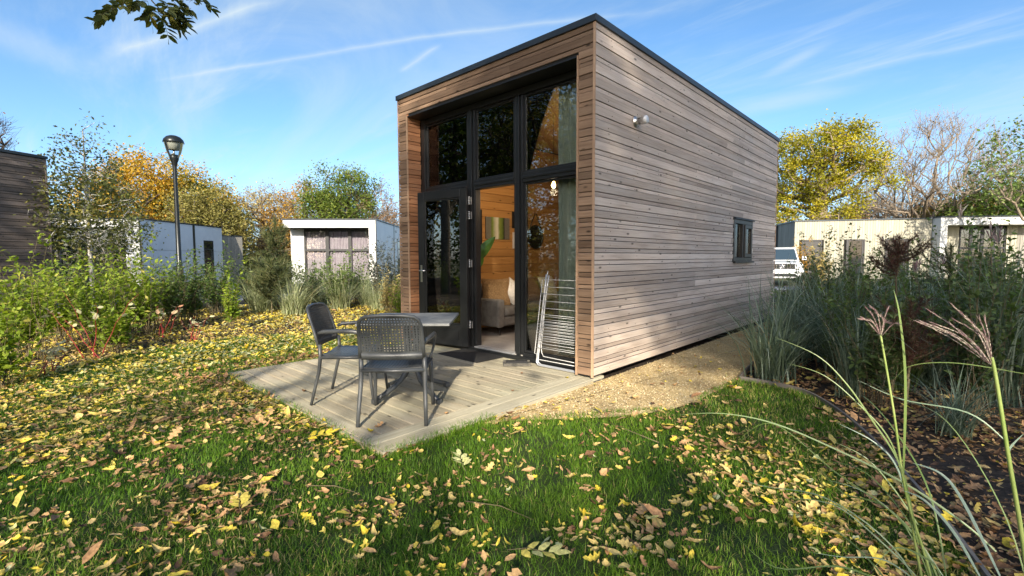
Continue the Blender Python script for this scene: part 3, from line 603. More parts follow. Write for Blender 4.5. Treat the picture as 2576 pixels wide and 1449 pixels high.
# courses of boards, the same heights all round
crs = []; z_ = .035; q = 0
while z_ < H-.03:
    h = rnd.choice((.040, .044)) if q % 2 else rnd.choice((.074, .080, .086))
    if rnd.random() < .12: q += 1
    if z_+h > H-.02: h = H-.012-z_
    crs.append((z_, h, .012 if h < .05 else .022)); z_ += h+.006; q += 1
bcache = {}; NAILS = []
def boardmesh(axis, ln, h, th, sgn, m):
    key = (axis, round(ln, 2), round(h, 3), th, sgn, m)
    if key not in bcache:
        pr = [(0, 0), (sgn*th*.78, .003), (sgn*th, h-.005), (sgn*th*.86, h), (0, h)]     # u = outwards, v = up
        if axis == 1: mb = MB(); mb.prism(pr, 1, 0, round(ln, 2)); 
        else: mb = MB(); mb.prism(pr, 0, 0, round(ln, 2))
        bcache[key] = mb.mesh('board', m)
    return bcache[key]
def put(axis, a, b, face, z, h, th, sgn, m):
    base = face-sgn*.022
    loc = (base, a, z) if axis == 1 else (a, base, z)
    newobj('board', boardmesh(axis, b-a, h, th, sgn, m), cab, loc)
for (z_, h, th) in crs:
    # side wall, facing +X, running along y
    segs = [(.012, 6.925)]
    if rnd.random() < .8: c = rnd.choice((2.1, 2.7, 3.9, 4.2, 4.8)); segs = [(.012, c-.002), (c+.002, 6.925)]
    if z_+h > 1.22 and z_ < 1.97:
        ns = []
        for a, b in segs:
            if b <= 4.315 or a >= 5.355: ns.append((a, b))
            else:
                if a < 4.31: ns.append((a, 4.315))
                if b > 5.36: ns.append((5.355, b))
        segs = [s for s in ns if s[1]-s[0] > .03]
    for a, b in segs: put(1, a, b, .0, z_, h, th, 1, 'side')
    # nails
    for yy_ in [.3+.6*i_ for i_ in range(12)]:
        if not (4.2 < yy_ < 5.45 and 1.15 < z_ < 2.0): rnd.random() < .45 and NAILS.append((.0012 if th > .02 else -.0088, yy_+rnd.uniform(-.05, .05), z_+h*rnd.uniform(.3, .7)))
    # front piers / header, facing -Y
    if z_ > zt-.02:
        c = rnd.choice((-2.4, -1.2, -.9)); 
        for a, b in ((-3.540, c-.001), (c+.001, -.024)): put(0, a, b, 0, z_, h, th, -1, 'front')
    else:
        put(0, -.203, -.024, 0, z_, h, th, -1, 'front'); put(0, -3.540, -3.327, 0, z_, h, th, -1, 'front')
        put(1, .014, .246, -3.306, z_, h, th, 1, 'jamb')
nb_m = MB()
for x, y, z_ in NAILS: nb_m.box(x-.006, x+.0, y-.0028, y+.0028, z_-.0035, z_+.0035)
stuff(nb_m.build('nail_heads', 'core', cab))
for x0, x1, y0, y1, z1 in ((-.022, .004, -.006, .010, 3.699), (-.224, -.205, -.005, .02, zt), (-3.325, -3.304, -.005, .012, zt), (-3.547, -3.541, -.004, .012, 3.699)):
    box('corner_lath', 'lath', cab, x0, x1, y0, y1, .02, z1)
box('corner_lath', 'lath', cab, -.004, .004, 6.927, 6.945, .02, 3.699)
for x0, x1, y0, y1 in ((-3.54, -3.524, .03, 6.9), (-3.5, -.03, 6.902, 6.925)): box('rear_cladding', 'side', cab, x0, x1, y0, y1, .03, 3.69)

# glazed front
FY = .25
def fr(x0, x1, z0, z1, y0=FY, y1=.365, nm='window_frame', par=cab): return box(nm, 'black', par, x0, x1, y0, y1, z0, z1, bevel=.004)
X0, X1 = -3.304, -.226; ma = (-2.262, -2.105); mb_ = (-1.372, -1.225)
fr(X0, X0+.085, .0, zt-.014); fr(X1-.085, X1, .0, zt-.014)
fr(X0+.087, X1-.087, 3.325, zt-.014, FY+.003)
fr(X0+.087, ma[0]-.002, .0, .09, FY+.003); fr(mb_[1]+.002, X1-.087, .0, .09, FY+.003); 
for a, b in (ma, mb_):
    fr(a, b, .0, 3.323, FY+.022); w = (b-a)
    fr(a+w*.30, b-w*.30, .0, 3.323, FY-.006, FY+.020, 'mullion_cover')
    fr(a+.004, a+.03, .09, 3.32, FY+.008, FY+.020, 'glazing_bead'); fr(b-.03, b-.004, .09, 3.32, FY+.008, FY+.020, 'glazing_bead')
for a, b in ((X0+.087, ma[0]-.002), (ma[1]+.002, mb_[0]-.002), (mb_[1]+.002, X1-.087)):
    fr(a, b, 2.245, 2.365, FY+.006); fr(a, b, 2.29, 2.32, FY-.008, FY+.004, 'transom_strip')
def bead(x0, x1, z0, z1):
    t = .028
    for b in ((x0, x0+t, z0, z1), (x1-t, x1, z0, z1), (x0+t, x1-t, z0, z0+t), (x0+t, x1-t, z1-t, z1)): fr(*b, FY+.035, FY+.06, 'glazing_bead')
panes = [(X0+.087, ma[0]-.002, 2.367, 3.323), (ma[1]+.002, mb_[0]-.002, 2.367, 3.323), (mb_[1]+.002, X1-.087, 2.367, 3.323), (X0+.087, ma[0]-.002, .092, 2.243), (mb_[1]+.002, X1-.087, .092, 2.243)]
for a, b, c, d in panes:
    bead(a, b, c, d); box('pane', 'glass', cab, a+.004, b-.004, FY+.044, FY+.050, c+.004, d-.004)
box('threshold', 'alu', cab, ma[1]+.002, mb_[0]-.002, FY-.02, FY+.10, .045, .066)
box('threshold_base', 'black', cab, ma[1]+.002, mb_[0]-.002, FY-.03, FY+.11, .0, .043)
box('sill_board', 'black', cab, X0+.1, X1-.02, FY-.05, FY-.012, .0, .05)
# the open door leaf, folded back against the left bay
door = newobj('door', None, cab, (-2.172, .205, .0), (0, 0, R(180+10.5)))
dw = .905; dz0, dz1 = .055, 2.262
def dr(x0, x1, z0, z1, y0=-.0, y1=.056, nm='door_frame', m='black', bv=.003): return box(nm, m, door, x0, x1, y0, y1, z0, z1, bevel=bv)
# local +x runs from hinge to free edge, local +y faces the visitor (after the turn)
dr(0, .115, dz0, dz1); dr(dw-.115, dw, dz0, dz1); dr(.117, dw-.117, dz1-.115, dz1, .001, .055); dr(.117, dw-.117, dz0, dz0+.30, .001, .055)
for b in ((.117, .137, dz0+.302, dz1-.117), (dw-.137, dw-.117, dz0+.302, dz1-.117), (.139, dw-.139, dz0+.302, dz0+.320), (.139, dw-.139, dz1-.137, dz1-.119)): dr(*b, .008, .046, 'glazing_bead')
dr(.16, dw-.16, dz0+.085, dz0+.225, .055, .062, 'raised_panel')
dr(.139, dw-.139, dz0+.322, dz1-.139, .024, .030, 'pane', 'glass', 0)
h_ = box('handle_plate', 'steel', door, dw-.075, dw-.040, .056, .060, .95, 1.20, bevel=.001)
MB().tube([(dw-.058, .060, 1.12), (dw-.058, .105, 1.12), (dw-.066, .112, 1.12), (dw-.18, .112, 1.12)], .009, 8).build('handle', 'steel', door)
for z_ in (2.09, 1.89, 1.225, .37):
    mb = MB()
    for k in range(5): mb.lathe([(0, 0), (.010, 0), (.010, .021), (0, .021)], 10, Matrix.Translation((-2.158, .196, z_-.055+k*.0225)))
    mb.box(-2.190, -2.166, .208, .212, z_-.05, z_+.05).box(-2.150, -2.126, .215, .219, z_-.05, z_+.05)
    mb.build('hinge', 'steel', cab)
    for k in range(4): MB().lathe([(0, 0), (.004, 0), (0, .003)], 8, Matrix.Translation((-2.138, .214, z_-.036+k*.024)) @ Matrix.Rotation(R(90), 4, 'X')).build('screw', 'steel', cab)
# inner panelling of the left wall and partition
pl = MB().prism([(0, 0), (.014, .004), (.016, .01), (.016, .130), (.014, .136), (0, .140)], 1, 0, 5.0).mesh('wall_plank', 'inner')
pb = MB().prism([(0, 0), (-.014, .004), (-.016, .01), (-.016, .130), (-.014, .136), (0, .140)], 0, 0, 3.1).mesh('wall_plank', 'innerx')
for i in range(24):
    newobj('wall_plank', pl, cab, (-3.348, .40, .06+i*.1405)); newobj('wall_plank', pb, cab, (-3.31, 5.42, .06+i*.1405))
box('partition', 'core', cab, -3.345, -.205, 5.44, 5.5, .06, 3.44)
box('inner_lining', 'innerx', cab, -.215, -.203, .40, 4.3, .06, 3.44)
# small side window
sw = newobj('side_window', None, cab, (0, 0, 0))
def swb(nm, y0, y1, z0, z1, x0, x1, m='brownframe'): return box(nm, m, sw, x0, x1, y0, y1, z0, z1, bevel=.003)
ya, yb, za, zb = 4.322, 5.348, 1.232, 1.955
swb('frame', ya, ya+.065, za, zb, -.10, .006); swb('frame', yb-.065, yb, za, zb, -.10, .006); swb('frame', ya+.067, yb-.067, zb-.07, zb, -.10, .005); swb('frame', ya+.067, yb-.067, za, za+.06, -.10, .005); swb('frame', 4.79, 4.86, za+.062, zb-.072, -.10, .003)
swb('pane', ya+.07, 4.788, za+.064, zb-.074, -.05, -.045, 'glass')
for b in ((4.866, 4.925, za+.066, zb-.076), (yb-.125, yb-.070, za+.066, zb-.076)): swb('sash', b[0], b[1], b[2], b[3], -.06, .022)
swb('sash', 4.927, yb-.127, zb-.135, zb-.076, -.06, .021); swb('sash', 4.927, yb-.127, za+.066, za+.125, -.06, .021)
swb('pane', 4.928, yb-.128, za+.127, zb-.137, -.012, -.007, 'glass')
swb('dark_backing', ya+.03, yb-.03, za+.02, zb-.02, -.135, -.128, 'dkframe'); swb('drip_cap', ya-.02, yb+.02, zb+.002, zb+.022, -.02, .038, 'trim'); swb('sill', ya-.015, yb+.015, za-.035, za-.003, -.02, .045)  # added dark sheet behind the panes stands in for an unlit room
for z_ in (1.42, 1.78): swb('hinge', yb-.020, yb-.008, z_-.04, z_+.04, .007, .016, 'steel')
# wall vent
T_ = Matrix.Translation((0, .85, 2.87)) @ Matrix.Rotation(R(90), 4, 'Y') @ Matrix.Scale(.82, 4)
v = newobj('wall_vent', None, cab)
mb = MB(); mb.lathe([(0, 0), (.075, 0), (.075, .012), (.05, .014), (.05, .06)], 20, T_); mb.build('flange', 'steel', v)
mb = MB()
for k in range(10):
    a = 2*math.pi*k/10; mb.box(-.006, .006, .047, .053, .055, .16, T_ @ Matrix.Rotation(a, 4, 'Z'))
mb.lathe([(.028, .03), (.028, .15)], 12, T_); mb.build('slotted_sleeve', 'steel', v)
MB().lathe([(.056, .150), (.056, .172), (.054, .180), (0, .182)], 24, T_).build('cap', 'cap', v)
MB().lathe([(.0558, .120), (.0558, .150)], 24, T_).build('collar', 'steel', v)

# ------------------------------------------------------------------ inside the cabin
def curtain(x0, x1, y, z0, z1, label, amp=.035, wav=.11):
    n = int((x1-x0)/.012)+1; vs = []; fs = []
    for j, z_ in enumerate(np.linspace(z0, z1, 6)):
        for i in range(n):
            x = x0+(x1-x0)*i/(n-1); vs.append((x+.004*math.sin(j*1.3), y+amp*(.6+.4*math.sin(i*.11))*math.sin(2*math.pi*(x-x0)/wav+.2*math.sin(j+i*.05)), z_))
    fs = [(j*n+i, j*n+i+1, (j+1)*n+i+1, (j+1)*n+i) for j in range(5) for i in range(n-1)]
    m = MB(); m.add(vs, fs, True); o = m.build('curtain', M['curtain']); s = o.modifiers.new('s', 'SOLIDIFY'); s.thickness = .002; return tag(o, label, 'curtain')
M['curtain'] = noisy('grey_green_curtain', [(.4, (.42, .46, .41)), (.7, (.50, .54, .48))], 60, rough=.95, b_=.05)
curtain(-3.20, -2.60, .47, .09, 3.38, 'long grey green curtain behind the left glazing and the open door leaf')
curtain(-.82, -.28, .47, .09, 3.38, 'long dark grey curtain behind the right hand glazing')
tag(MB().tube([(-3.33, .47, 3.40), (-.22, .47, 3.40)], .014, 8).build('curtain_rail', 'black'), 'black curtain rail above the tall glazing', 'curtain rail')
sofa = thing('sofa', 'grey suede sofa with brown and white cushions seen through the doorway', 'sofa', (-2.9, 2.2, .057))
def sb(nm, x0, x1, y0, y1, z0, z1, bv=.04, m='suede'): o = box(nm, m, sofa, x0, x1, y0, y1, z0, z1, bevel=bv); o.modifiers['bevel'].segments = 3; return o
sb('armrest', -.38, .44, -1.12, -.97, .13, .58); sb('armrest', -.38, .44, .97, 1.12, .13, .58)
sb('base', -.36, .42, -.965, .965, .14, .30); sb('seat_cushion', -.22, .44, -.96, -.01, .302, .45, .05); sb('seat_cushion', -.22, .44, .01, .96, .302, .45, .05)
sb('backrest', -.42, -.24, -.965, .965, .303, .80, .06)
for x, y in ((.36, -1.02), (.36, 1.02), (-.30, -1.02), (-.30, 1.02)): MB().tube([(x, y, .13), (x+.02, y-.02, .0)], [.013, .008], 8).build('leg', 'black', sofa)
def cushion(x, y, z_, rx, ry, rz, m, lab, s=.24):
    vs = []; n = 12
    for sgn in (1, -1):
        for i in range(n+1):
            for j in range(n+1):
                u, w = i/n*2-1, j/n*2-1; e = (1-u**4)*(1-w**4); pinch = 1-.08*(1-abs(u*w))
                vs.append((u*s*pinch, sgn*.085*e**.6, w*s*pinch))
    fs = []; k = (n+1)**2
    for i in range(n):
        for j in range(n):
            a = i*(n+1)+j; fs += [(a, a+1, a+n+2, a+n+1), (k+a, k+a+n+1, k+a+n+2, k+a+1)]
    mb = MB(); mb.add(vs, fs, True); tag(mb.build('cushion', m, None, (x, y, z_), (rx, ry, rz)), lab, 'cushion')
cushion(-2.86, 1.42, .73, R(-20), 0, R(50), 'knit', 'brown knitted cushion leaning in the near corner of the sofa')
cushion(-2.72, 1.72, .70, R(-24), R(35), R(60), 'fur', 'white fluffy cushion next to the brown one on the sofa', .21)
cushion(-2.90, 2.35, .73, R(-20), 0, R(85), 'knit', 'brown cushion in the middle of the sofa behind the glass')
cushion(-2.88, 2.85, .72, R(-20), 0, R(95), 'fur', 'pale cushion at the far end of the sofa behind the glass')
def wallart(nm, y0, y1, z0, z1, m, lab, cat='picture'):
    o = box(nm, m, None, -3.331, -3.312, y0, y1, z0, z1); return tag(o, lab, cat)
# printed canvas: white trail between green, striped grass at the sides
m = mat('canvas_print', rough=.6); t, N_, L, b = T(m); g = N_.new('ShaderNodeNewGeometry'); sp = N_.new('ShaderNodeSeparateXYZ'); L.new(g.outputs['Position'], sp.inputs[0])
mr = N_.new('ShaderNodeMapRange'); L.new(sp.outputs[1], mr.inputs[0]); mr.inputs[1].default_value = 1.629; mr.inputs[2].default_value = 2.242
nz = noise(t, g.outputs['Position'], 14, 4); ad = N_.new('ShaderNodeMath'); ad.operation = 'MULTIPLY_ADD'; L.new(nz.outputs[0], ad.inputs[0]); ad.inputs[1].default_value = .08; L.new(mr.outputs[0], ad.inputs[2])
cr = N_.new('ShaderNodeValToRGB'); ramp(cr, [(.0, (.03, .03, .02)), (.20, (.05, .06, .02)), (.32, (.20, .28, .05)), (.42, (.55, .55, .40)), (.52, (.75, .72, .62)), (.60, (.24, .30, .06)), (.74, (.12, .17, .03)), (.80, (.02, .02, .02)), (1, (.03, .03, .03))]); L.new(ad.outputs[0], cr.inputs[0])
wv = N_.new('ShaderNodeTexWave'); wv.bands_direction = 'Z'; wv.inputs['Scale'].default_value = 26; wv.inputs['Distortion'].default_value = 3; L.new(g.outputs['Position'], wv.inputs[0])
ed = N_.new('ShaderNodeMath'); ed.operation = 'COMPARE'; L.new(mr.outputs[0], ed.inputs[0]); ed.inputs[1].default_value = .5; ed.inputs[2].default_value = .28
inv = N_.new('ShaderNodeMath'); inv.operation = 'SUBTRACT'; inv.inputs[0].default_value = .62; L.new(ed.outputs[0], inv.inputs[1]); inv.use_clamp = True
wr = N_.new('ShaderNodeValToRGB'); ramp(wr, [(.55, (.02, .02, .02)), (.85, (.62, .58, .5))]); L.new(wv.outputs[0], wr.inputs[0])
mx = N_.new('ShaderNodeMix'); mx.data_type = 'RGBA'; L.new(inv.outputs[0], mx.inputs[0]); L.new(cr.outputs[0], mx.inputs[6]); L.new(wr.outputs[0], mx.inputs[7]); L.new(mx.outputs[2], b.inputs['Base Color']); M['canvas'] = m
wallart('wall_picture', 1.629, 2.242, 1.642, 2.035, 'canvas', 'canvas print of green streaks and striped sides on the wooden wall')
wallart('wall_picture', 1.20, 1.539, 1.54, 2.15, 'screen', 'tall black picture left of the green canvas print')
wallart('wall_picture', 2.326, 2.60, 1.86, 2.17, 'screen', 'small black picture right of the green canvas print')
wallart('wall_picture', 2.339, 2.58, 1.478, 1.785, 'paper', 'small white print below the small black picture')
mir = thing('hanging_mirror', 'round black framed mirror hanging from a strap on the wooden wall', 'mirror', (-3.325, 3.0, 1.715))
TT = Matrix.Rotation(R(90), 4, 'Y')
MB().lathe([(.20, -.004), (.235, -.004), (.235, .022), (.20, .022), (.20, -.004)], 40, TT).build('frame', 'black', mir)
MB().lathe([(.20, .006), (0, .006)], 40, TT).build('mirror_glass', M['darkglass'], mir)
for s_ in (-1, 1): MB().tube([(.012, s_*.20, .10), (.012, s_*.11, .30), (.012, s_*.015, .46)], .009, 6).build('strap', 'black', mir)
lampo = thing('pendant_bulb', 'lit bare filament bulb hanging behind the right glazing', 'pendant lamp', (-1.70, 1.5, 2.41))
BX, BY, BZ = 0, 0, 0
MB().tube([(0, 0, .09), (0, 0, 1.03)], .003, 6).build('cord', 'black', lampo); MB().lathe([(0, .10), (.018, .10), (.02, .05), (.017, .04)], 16).build('socket', 'steel', lampo)
MB().lathe([(.015, .042), (.022, .02), (.033, -.01), (.030, -.035), (.015, -.052), (0, -.056)], 20).build('bulb', 'bulb', lampo)
pt = bpy.data.lights.new('bulb_light', 'POINT'); pt.energy = 26; pt.color = (1, .70, .40); pt.shadow_soft_size = .06; po = bpy.data.objects.new('bulb_light', pt); COL.objects.link(po); po.parent = lampo; po.location = (0, 0, -.12)
pt.energy = 20; pt.color = (1, .78, .52)
# house plant with one big leaf in view
hp = thing('potted_plant', 'tall houseplant with a large glossy green leaf inside the doorway', 'plant', (-2.75, .78, .057))
MB().lathe([(0, 0), (.12, 0), (.15, .28), (.14, .28), (.13, .25), (0, .25)], 20).build('pot', 'dust', hp)
def bigleaf(x, y, z_, rx, ry, rz, ln=.48, w=.20):
    vs = []; fs = []; n = 10
    for i in range(n+1):
        t_ = i/n; ww = w*.5*math.sin(math.pi*min(1, t_*.98+.02))**.8
        for s_ in (-1, -.5, 0, .5, 1): vs.append((t_*ln, s_*ww, -.35*(t_*ln)**2+.16*abs(s_)*ww*2))
    fs = [(i*5+j, i*5+j+1, i*5+j+6, i*5+j+5) for i in range(n) for j in range(4)]
    m_ = MB(); m_.add(vs, fs, True); m_.build('leaf', M['bigleaf'], hp, (x, y, z_), (rx, ry, rz))
M['bigleaf'] = noisy('glossy_leaf', [(.4, (.05, .14, .02)), (.7, (.10, .22, .04))], 8, rough=.3, b_=.05, spec=.6)
for a, zz_, ln in ((.35, 1.18, .52), (2.0, 1.0, .45), (3.6, 1.1, .45), (5.0, .8, .4)):
    ex = (.10*math.cos(a), .10*math.sin(a)); MB().tube([(0, 0, .24), (ex[0]*.4, ex[1]*.4, zz_*.6), (ex[0], ex[1], zz_)], [.009, .007, .004], 6).build('stem', 'bigleaf', hp); bigleaf(ex[0], ex[1], zz_, R(75) if a < 1 else R(20), R(-58), a)

# ------------------------------------------------------------------ things on the deck
def perforated(nx, nz, w, h, th, surf, hole=.5, edge=.018):
    """slab with a grid of square holes; surf(u,v,side) gives the point"""
    vs = []; fs = []; cu = (w-2*edge)/nx; cv = (h-2*edge)/nz
    us = [0, edge]; 
    U = [0]; kindU = []
    for i in range(nx): a = edge+i*cu; U += [a+cu*(1-hole)/2, a+cu*(1+hole)/2]
    U.append(w); Vv = [0]
    for i in range(nz): a = edge+i*cv; Vv += [a+cv*(1-hole)/2, a+cv*(1+hole)/2]
    Vv.append(h); nu, nv = len(U), len(Vv)
    for sd_ in (0, 1):
        for v_ in Vv:
            for u_ in U: vs.append(surf(u_, v_, sd_))
    K = nu*nv; idx = lambda i, j, s_: s_*K+j*nu+i
    for j in range(nv-1):
        for i in range(nu-1):
            hole_ = (i % 2 == 1) and (j % 2 == 1)
            if hole_:
                for (a, b) in (((i, j), (i+1, j)), ((i+1, j), (i+1, j+1)), ((i+1, j+1), (i, j+1)), ((i, j+1), (i, j))): fs.append((idx(*a, 0), idx(*b, 0), idx(*b, 1), idx(*a, 1)))
            else:
                fs.append((idx(i, j, 0), idx(i+1, j, 0), idx(i+1, j+1, 0), idx(i, j+1, 0))); fs.append((idx(i, j, 1), idx(i, j+1, 1), idx(i+1, j+1, 1), idx(i+1, j, 1)))
    for i in range(nu-1):
        for j in (0, nv-1): fs.append((idx(i, j, 0), idx(i+1, j, 0), idx(i+1, j, 1), idx(i, j, 1)))
    for j in range(nv-1):
        for i in (0, nu-1): fs.append((idx(i, j, 0), idx(i, j+1, 0), idx(i, j+1, 1), idx(i, j, 1)))
    return vs, fs
def chair(loc, rz, label):
    c = thing('garden_chair', label, 'chair', loc, rz, 'matching resin armchairs on the deck')
    # local +y is the way the chair faces; floor at z = 0
    def bx_(z_):          # y of the rear upright at height z
        return -.285+.085*min(z_, .42)/.42 if z_ < .42 else -.20-.115*((z_-.42)/.44)**1.3
    for s_ in (-1, 1):
        MB().tube([(s_*.262, -.288, 0), (s_*.256, -.25, .16), (s_*.250, -.215, .30), (s_*.247, -.200, .43), (s_*.245, -.205, .54)], [.015, .0165, .018, .019, .018], 10, None, .85).build('leg', 'plastic', c)
        MB().tube([(s_*.252, .262, 0), (s_*.248, .245, .16), (s_*.243, .228, .32), (s_*.240, .215, .43)], [.014, .016, .018, .018], 10, None, .85).build('leg', 'plastic', c)
        MB().tube([(s_*.243, -.215, .638), (s_*.262, -.17, .655), (s_*.285, -.03, .662), (s_*.290, .10, .660), (s_*.288, .165, .648), (s_*.284, .192, .615), (s_*.272, .205, .54), (s_*.256, .195, .475), (s_*.243, .165, .435)], [.015, .018, .020, .020, .018, .016, .015, .014, .013], 10, None, .72).build('armrest', 'plastic', c)
    def fy(z_): return bx_(z_)
    arc = [(.245, .53), (.243, .62), (.240, .70), (.236, .78), (.222, .828), (.190, .855), (.12, .866), (0, .870)]
    arc = arc+[(-x, z_) for x, z_ in arc[-2::-1]]
    bow = lambda x: -.030*(1-(x/.245)**2)
    MB().tube([(x, fy(z_)+bow(x), z_) for x, z_ in arc], .015, 10, None, .9).build('back_frame', 'plastic', c)
    def bs(u, v, sd_):
        z_ = .515+v; half = .237 if z_ < .79 else .237-.045*((z_-.79)/.07)**2; x = (u/.474*2-1)*half
        return (x, fy(z_)+bow(x)+(.0035 if sd_ else -.0035), z_)
    mb = MB()
    def bs2(u, v, sd_): return bs(u, v+.05, sd_)
    mb.add(*perforated(19, 13, .474, .300, .007, bs2, .46, .012)); mb.build('backrest', 'plastic', c)
    lo = []; 
    for i in range(13):
        x = -.238+.476*i/12
        for z_, dy in ((.513, 0), (.566, 0)):
            for sd_ in (-1, 1): lo.append((x, fy(z_)+bow(x)+sd_*.007, z_))
    fs = []
    for i in range(12):
        a = i*4; b = a+4; fs += [(a, b, b+2, a+2), (a+1, a+3, b+3, b+1), (a, a+1, b+1, b), (a+2, b+2, b+3, a+3)]
    MB().add(lo, fs, True).build('lower_back_rail', 'plastic', c)
    def ss(u, v, sd_):
        x = u-.235; y = v-.205; z_ = .432+.012*(abs(x)/.235)**2-.012*math.sin(math.pi*v/.43)-(.020*max(0, (v-.36)/.07)**2)
        return (x*(1-.04*(v < .1)), y, z_+(.004 if sd_ else -.004))
    mb = MB(); mb.add(*perforated(17, 15, .47, .43, .008, ss, .36, .014)); mb.build('seat', 'plastic', c)
    sf = [(-.245, -.205), (.245, -.205), (.245, .215), (-.245, .215), (-.245, -.205)]
    for (a, b) in zip(sf[:-1], sf[1:]): MB().tube([(a[0], a[1], .422), ((a[0]+b[0])/2, (a[1]+b[1])/2, .416 if a[1] == b[1] else .422), (b[0], b[1], .422)], .0165, 8, None, 1.0).build('seat_rail', 'plastic', c)
    return c
def ang(dx, dy): return math.atan2(dy, dx)-math.pi/2
chair((-.573, -2.033, .002), ang(-.385, .375), 'dark grey perforated resin armchair with its back to the viewer')
chair((-1.343, -2.027, .002), ang(.385, .375), 'dark grey perforated resin armchair on the left of the table seen from its side')
tb = thing('garden_table', 'square slate look table with a four legged dark pedestal on the deck', 'table', (-.965, -1.615, .002))
top_ = box('tabletop', 'stone', tb, -.405, .405, -.405, .405, .715, .737, bevel=.003); top_.rotation_euler.z = R(43.5)
MB().box(-.16, .16, -.16, .16, .690, .713, Matrix.Rotation(R(43.5), 4, 'Z')).build('top_plate', 'plastic', tb)
for k in range(4):
    a = R(90*k-2); p = [(.055, .69), (.055, .45), (.057, .33), (.075, .235), (.125, .165), (.21, .105), (.31, .062), (.395, .035)]
    MB().tube([(r_*math.cos(a), r_*math.sin(a), z_) for r_, z_ in p], [.020]*4+[.021, .021, .020, .017], 10, None, 1.15).build('leg', 'plastic', tb)
    MB().box(.372, .425, -.024, .024, .0, .042, Matrix.Rotation(a, 4, 'Z')).build('foot', 'plastic', tb, bevel=.005)
for k in range(2): MB().box(-.055, .055, -.012, .012, .40+.15*k, .43+.15*k, Matrix.Rotation(R(45), 4, 'Z')).build('brace', 'plastic', tb)
# door mat: slab with raised ribs
dm = thing('door_mat', 'black ribbed rubber door mat lying in front of the open doorway', 'door mat', (-1.90, -.03, .002), R(-2))
box('mat_base', 'matrub', dm, -.40, .40, -.24, .24, 0, .008)
rme = MB().prism([(-.006, .0085), (.006, .0085), (.004, .014), (-.004, .014)], 1, -.232, .232).mesh('rib', 'matrub')
for i in range(31): newobj('rib', rme, dm, (-.385+i*.0257, 0, 0))
# boot scraper
bs_ = thing('boot_scraper', 'low dusty boot scraper with bristle blocks beside the door mat', 'boot scraper', (-1.10, -.02, .002), R(45))
bs_.location = (-1.09, -.005, .002)
box('base_plate', 'dust', bs_, -.17, .17, -.11, .11, 0, .016, bevel=.004); box('brush', 'rubber', bs_, -.13, .13, -.035, .035, .017, .045, bevel=.006)
for s_ in (-1, 1): box('side_rail', 'dust', bs_, -.165, .165, s_*.085-.02, s_*.085+.02, .017, .034, bevel=.004)
# drying rack
rk = thing('drying_rack', 'white folded wire drying rack leaning against the right glazing', 'drying rack', (0, 0, 0))
def rp(x, z_, off=0): return (x, .10+.105*z_/1.05+off, z_)    # leans back to the glass
xr = -.236
MB().tube([rp(-.80, 1.10), rp(-.81, .95), rp(-.865, .10), rp(-.87, .05), rp(-.84, .016), (-.80, .10, .014), (-.30, .10, .014), (xr, .10, .016)], .010, 8).build('leg', 'alu', rk)
MB().tube([rp(-.785, 1.09, .03), rp(-.80, .95, .03), rp(-.87, .12, .03), rp(-.865, .05, .02), (-.82, .13, .016), (-.30, .13, .016), (xr, .13, .018)], .010, 8).build('leg', 'alu', rk)
MB().tube([rp(-.80, 1.07, .015), rp(-.795, 1.145, .015)], [.014, .003], 6).build('tip', 'alu', rk)
def xl(z_, o=0): return -.845-.045*(1-z_/1.04)+o
MB().tube([rp(xl(1.04), 1.04, -.015), rp(xl(.13)-.01, .15, -.015), rp(xl(.12)+.03, .145, -.015), rp(xl(.1)+.035, .085, -.015), rp(xr, .085, -.015)], .0045, 6).build('wing_frame', 'wire', rk)
MB().tube([rp(-.80, 1.04, .005), rp(-.80, .50, .005), rp(-.815, .23, .005), rp(-.80, .165, .005), rp(-.77, .125, .005), rp(xr, .115, .005)], .0045, 6).build('wing_frame', 'wire', rk)
for z_ in (1.04, .955, .87, .785, .70, .625, .545, .51, .475, .44, .405, .37, .345, .315, .28, .225): MB().tube([rp(xl(z_), z_, -.016), rp(xr, z_, -.016)], .0032, 6).build('rod', 'wire', rk)
for z_ in (.60, .565, .53, .495, .46, .425, .39, .36, .33, .24): MB().tube([rp(-.805, z_, .004), rp(xr, z_, .004)], .0028, 5).build('rod', 'wire', rk)
# leaves lying on the deck
for i, (x, y, s_, tv, lab) in enumerate(((-1.86, -2.28, .075, .05, 'dark curled oak leaf on the deck left of the side chair'), (-.42, -2.36, .09, .28, 'tan oak leaf on the deck near the front tip'), (-.36, -2.40, .06, .74, 'small yellow leaf beside the tan one near the deck tip'), (-1.5, -2.3, .03, .1, 'tiny brown leaf between the two chairs on the deck'), (-.35, -.9, .035, .12, 'small brown leaf on the deck by the right border boards'), (-.72, -.33, .04, .1, 'small brown leaf on the deck below the boot scraper'), (-.22, -.12, .05, .7, 'yellow leaf on the deck at the foot of the right pier'), (-.3, -1.75, .045, .3, 'light tan leaf on the border boards behind the near chair'))):
    Pt, Fc = FL[2] if i < 2 else FL[1]; L = Pt.copy(); L[:, 2] += 1.2*((L[:, 0]-.5)**2+L[:, 1]**2); L *= s_
    o = newobj('fallen_leaf', npmesh('fallen_leaf', L, Fc.ravel(), 3, F['litter'], np.full(len(Fc), tv)), None, (x, y, .003), (.1, -.1, i*1.7)); tag(o, lab, 'leaf')

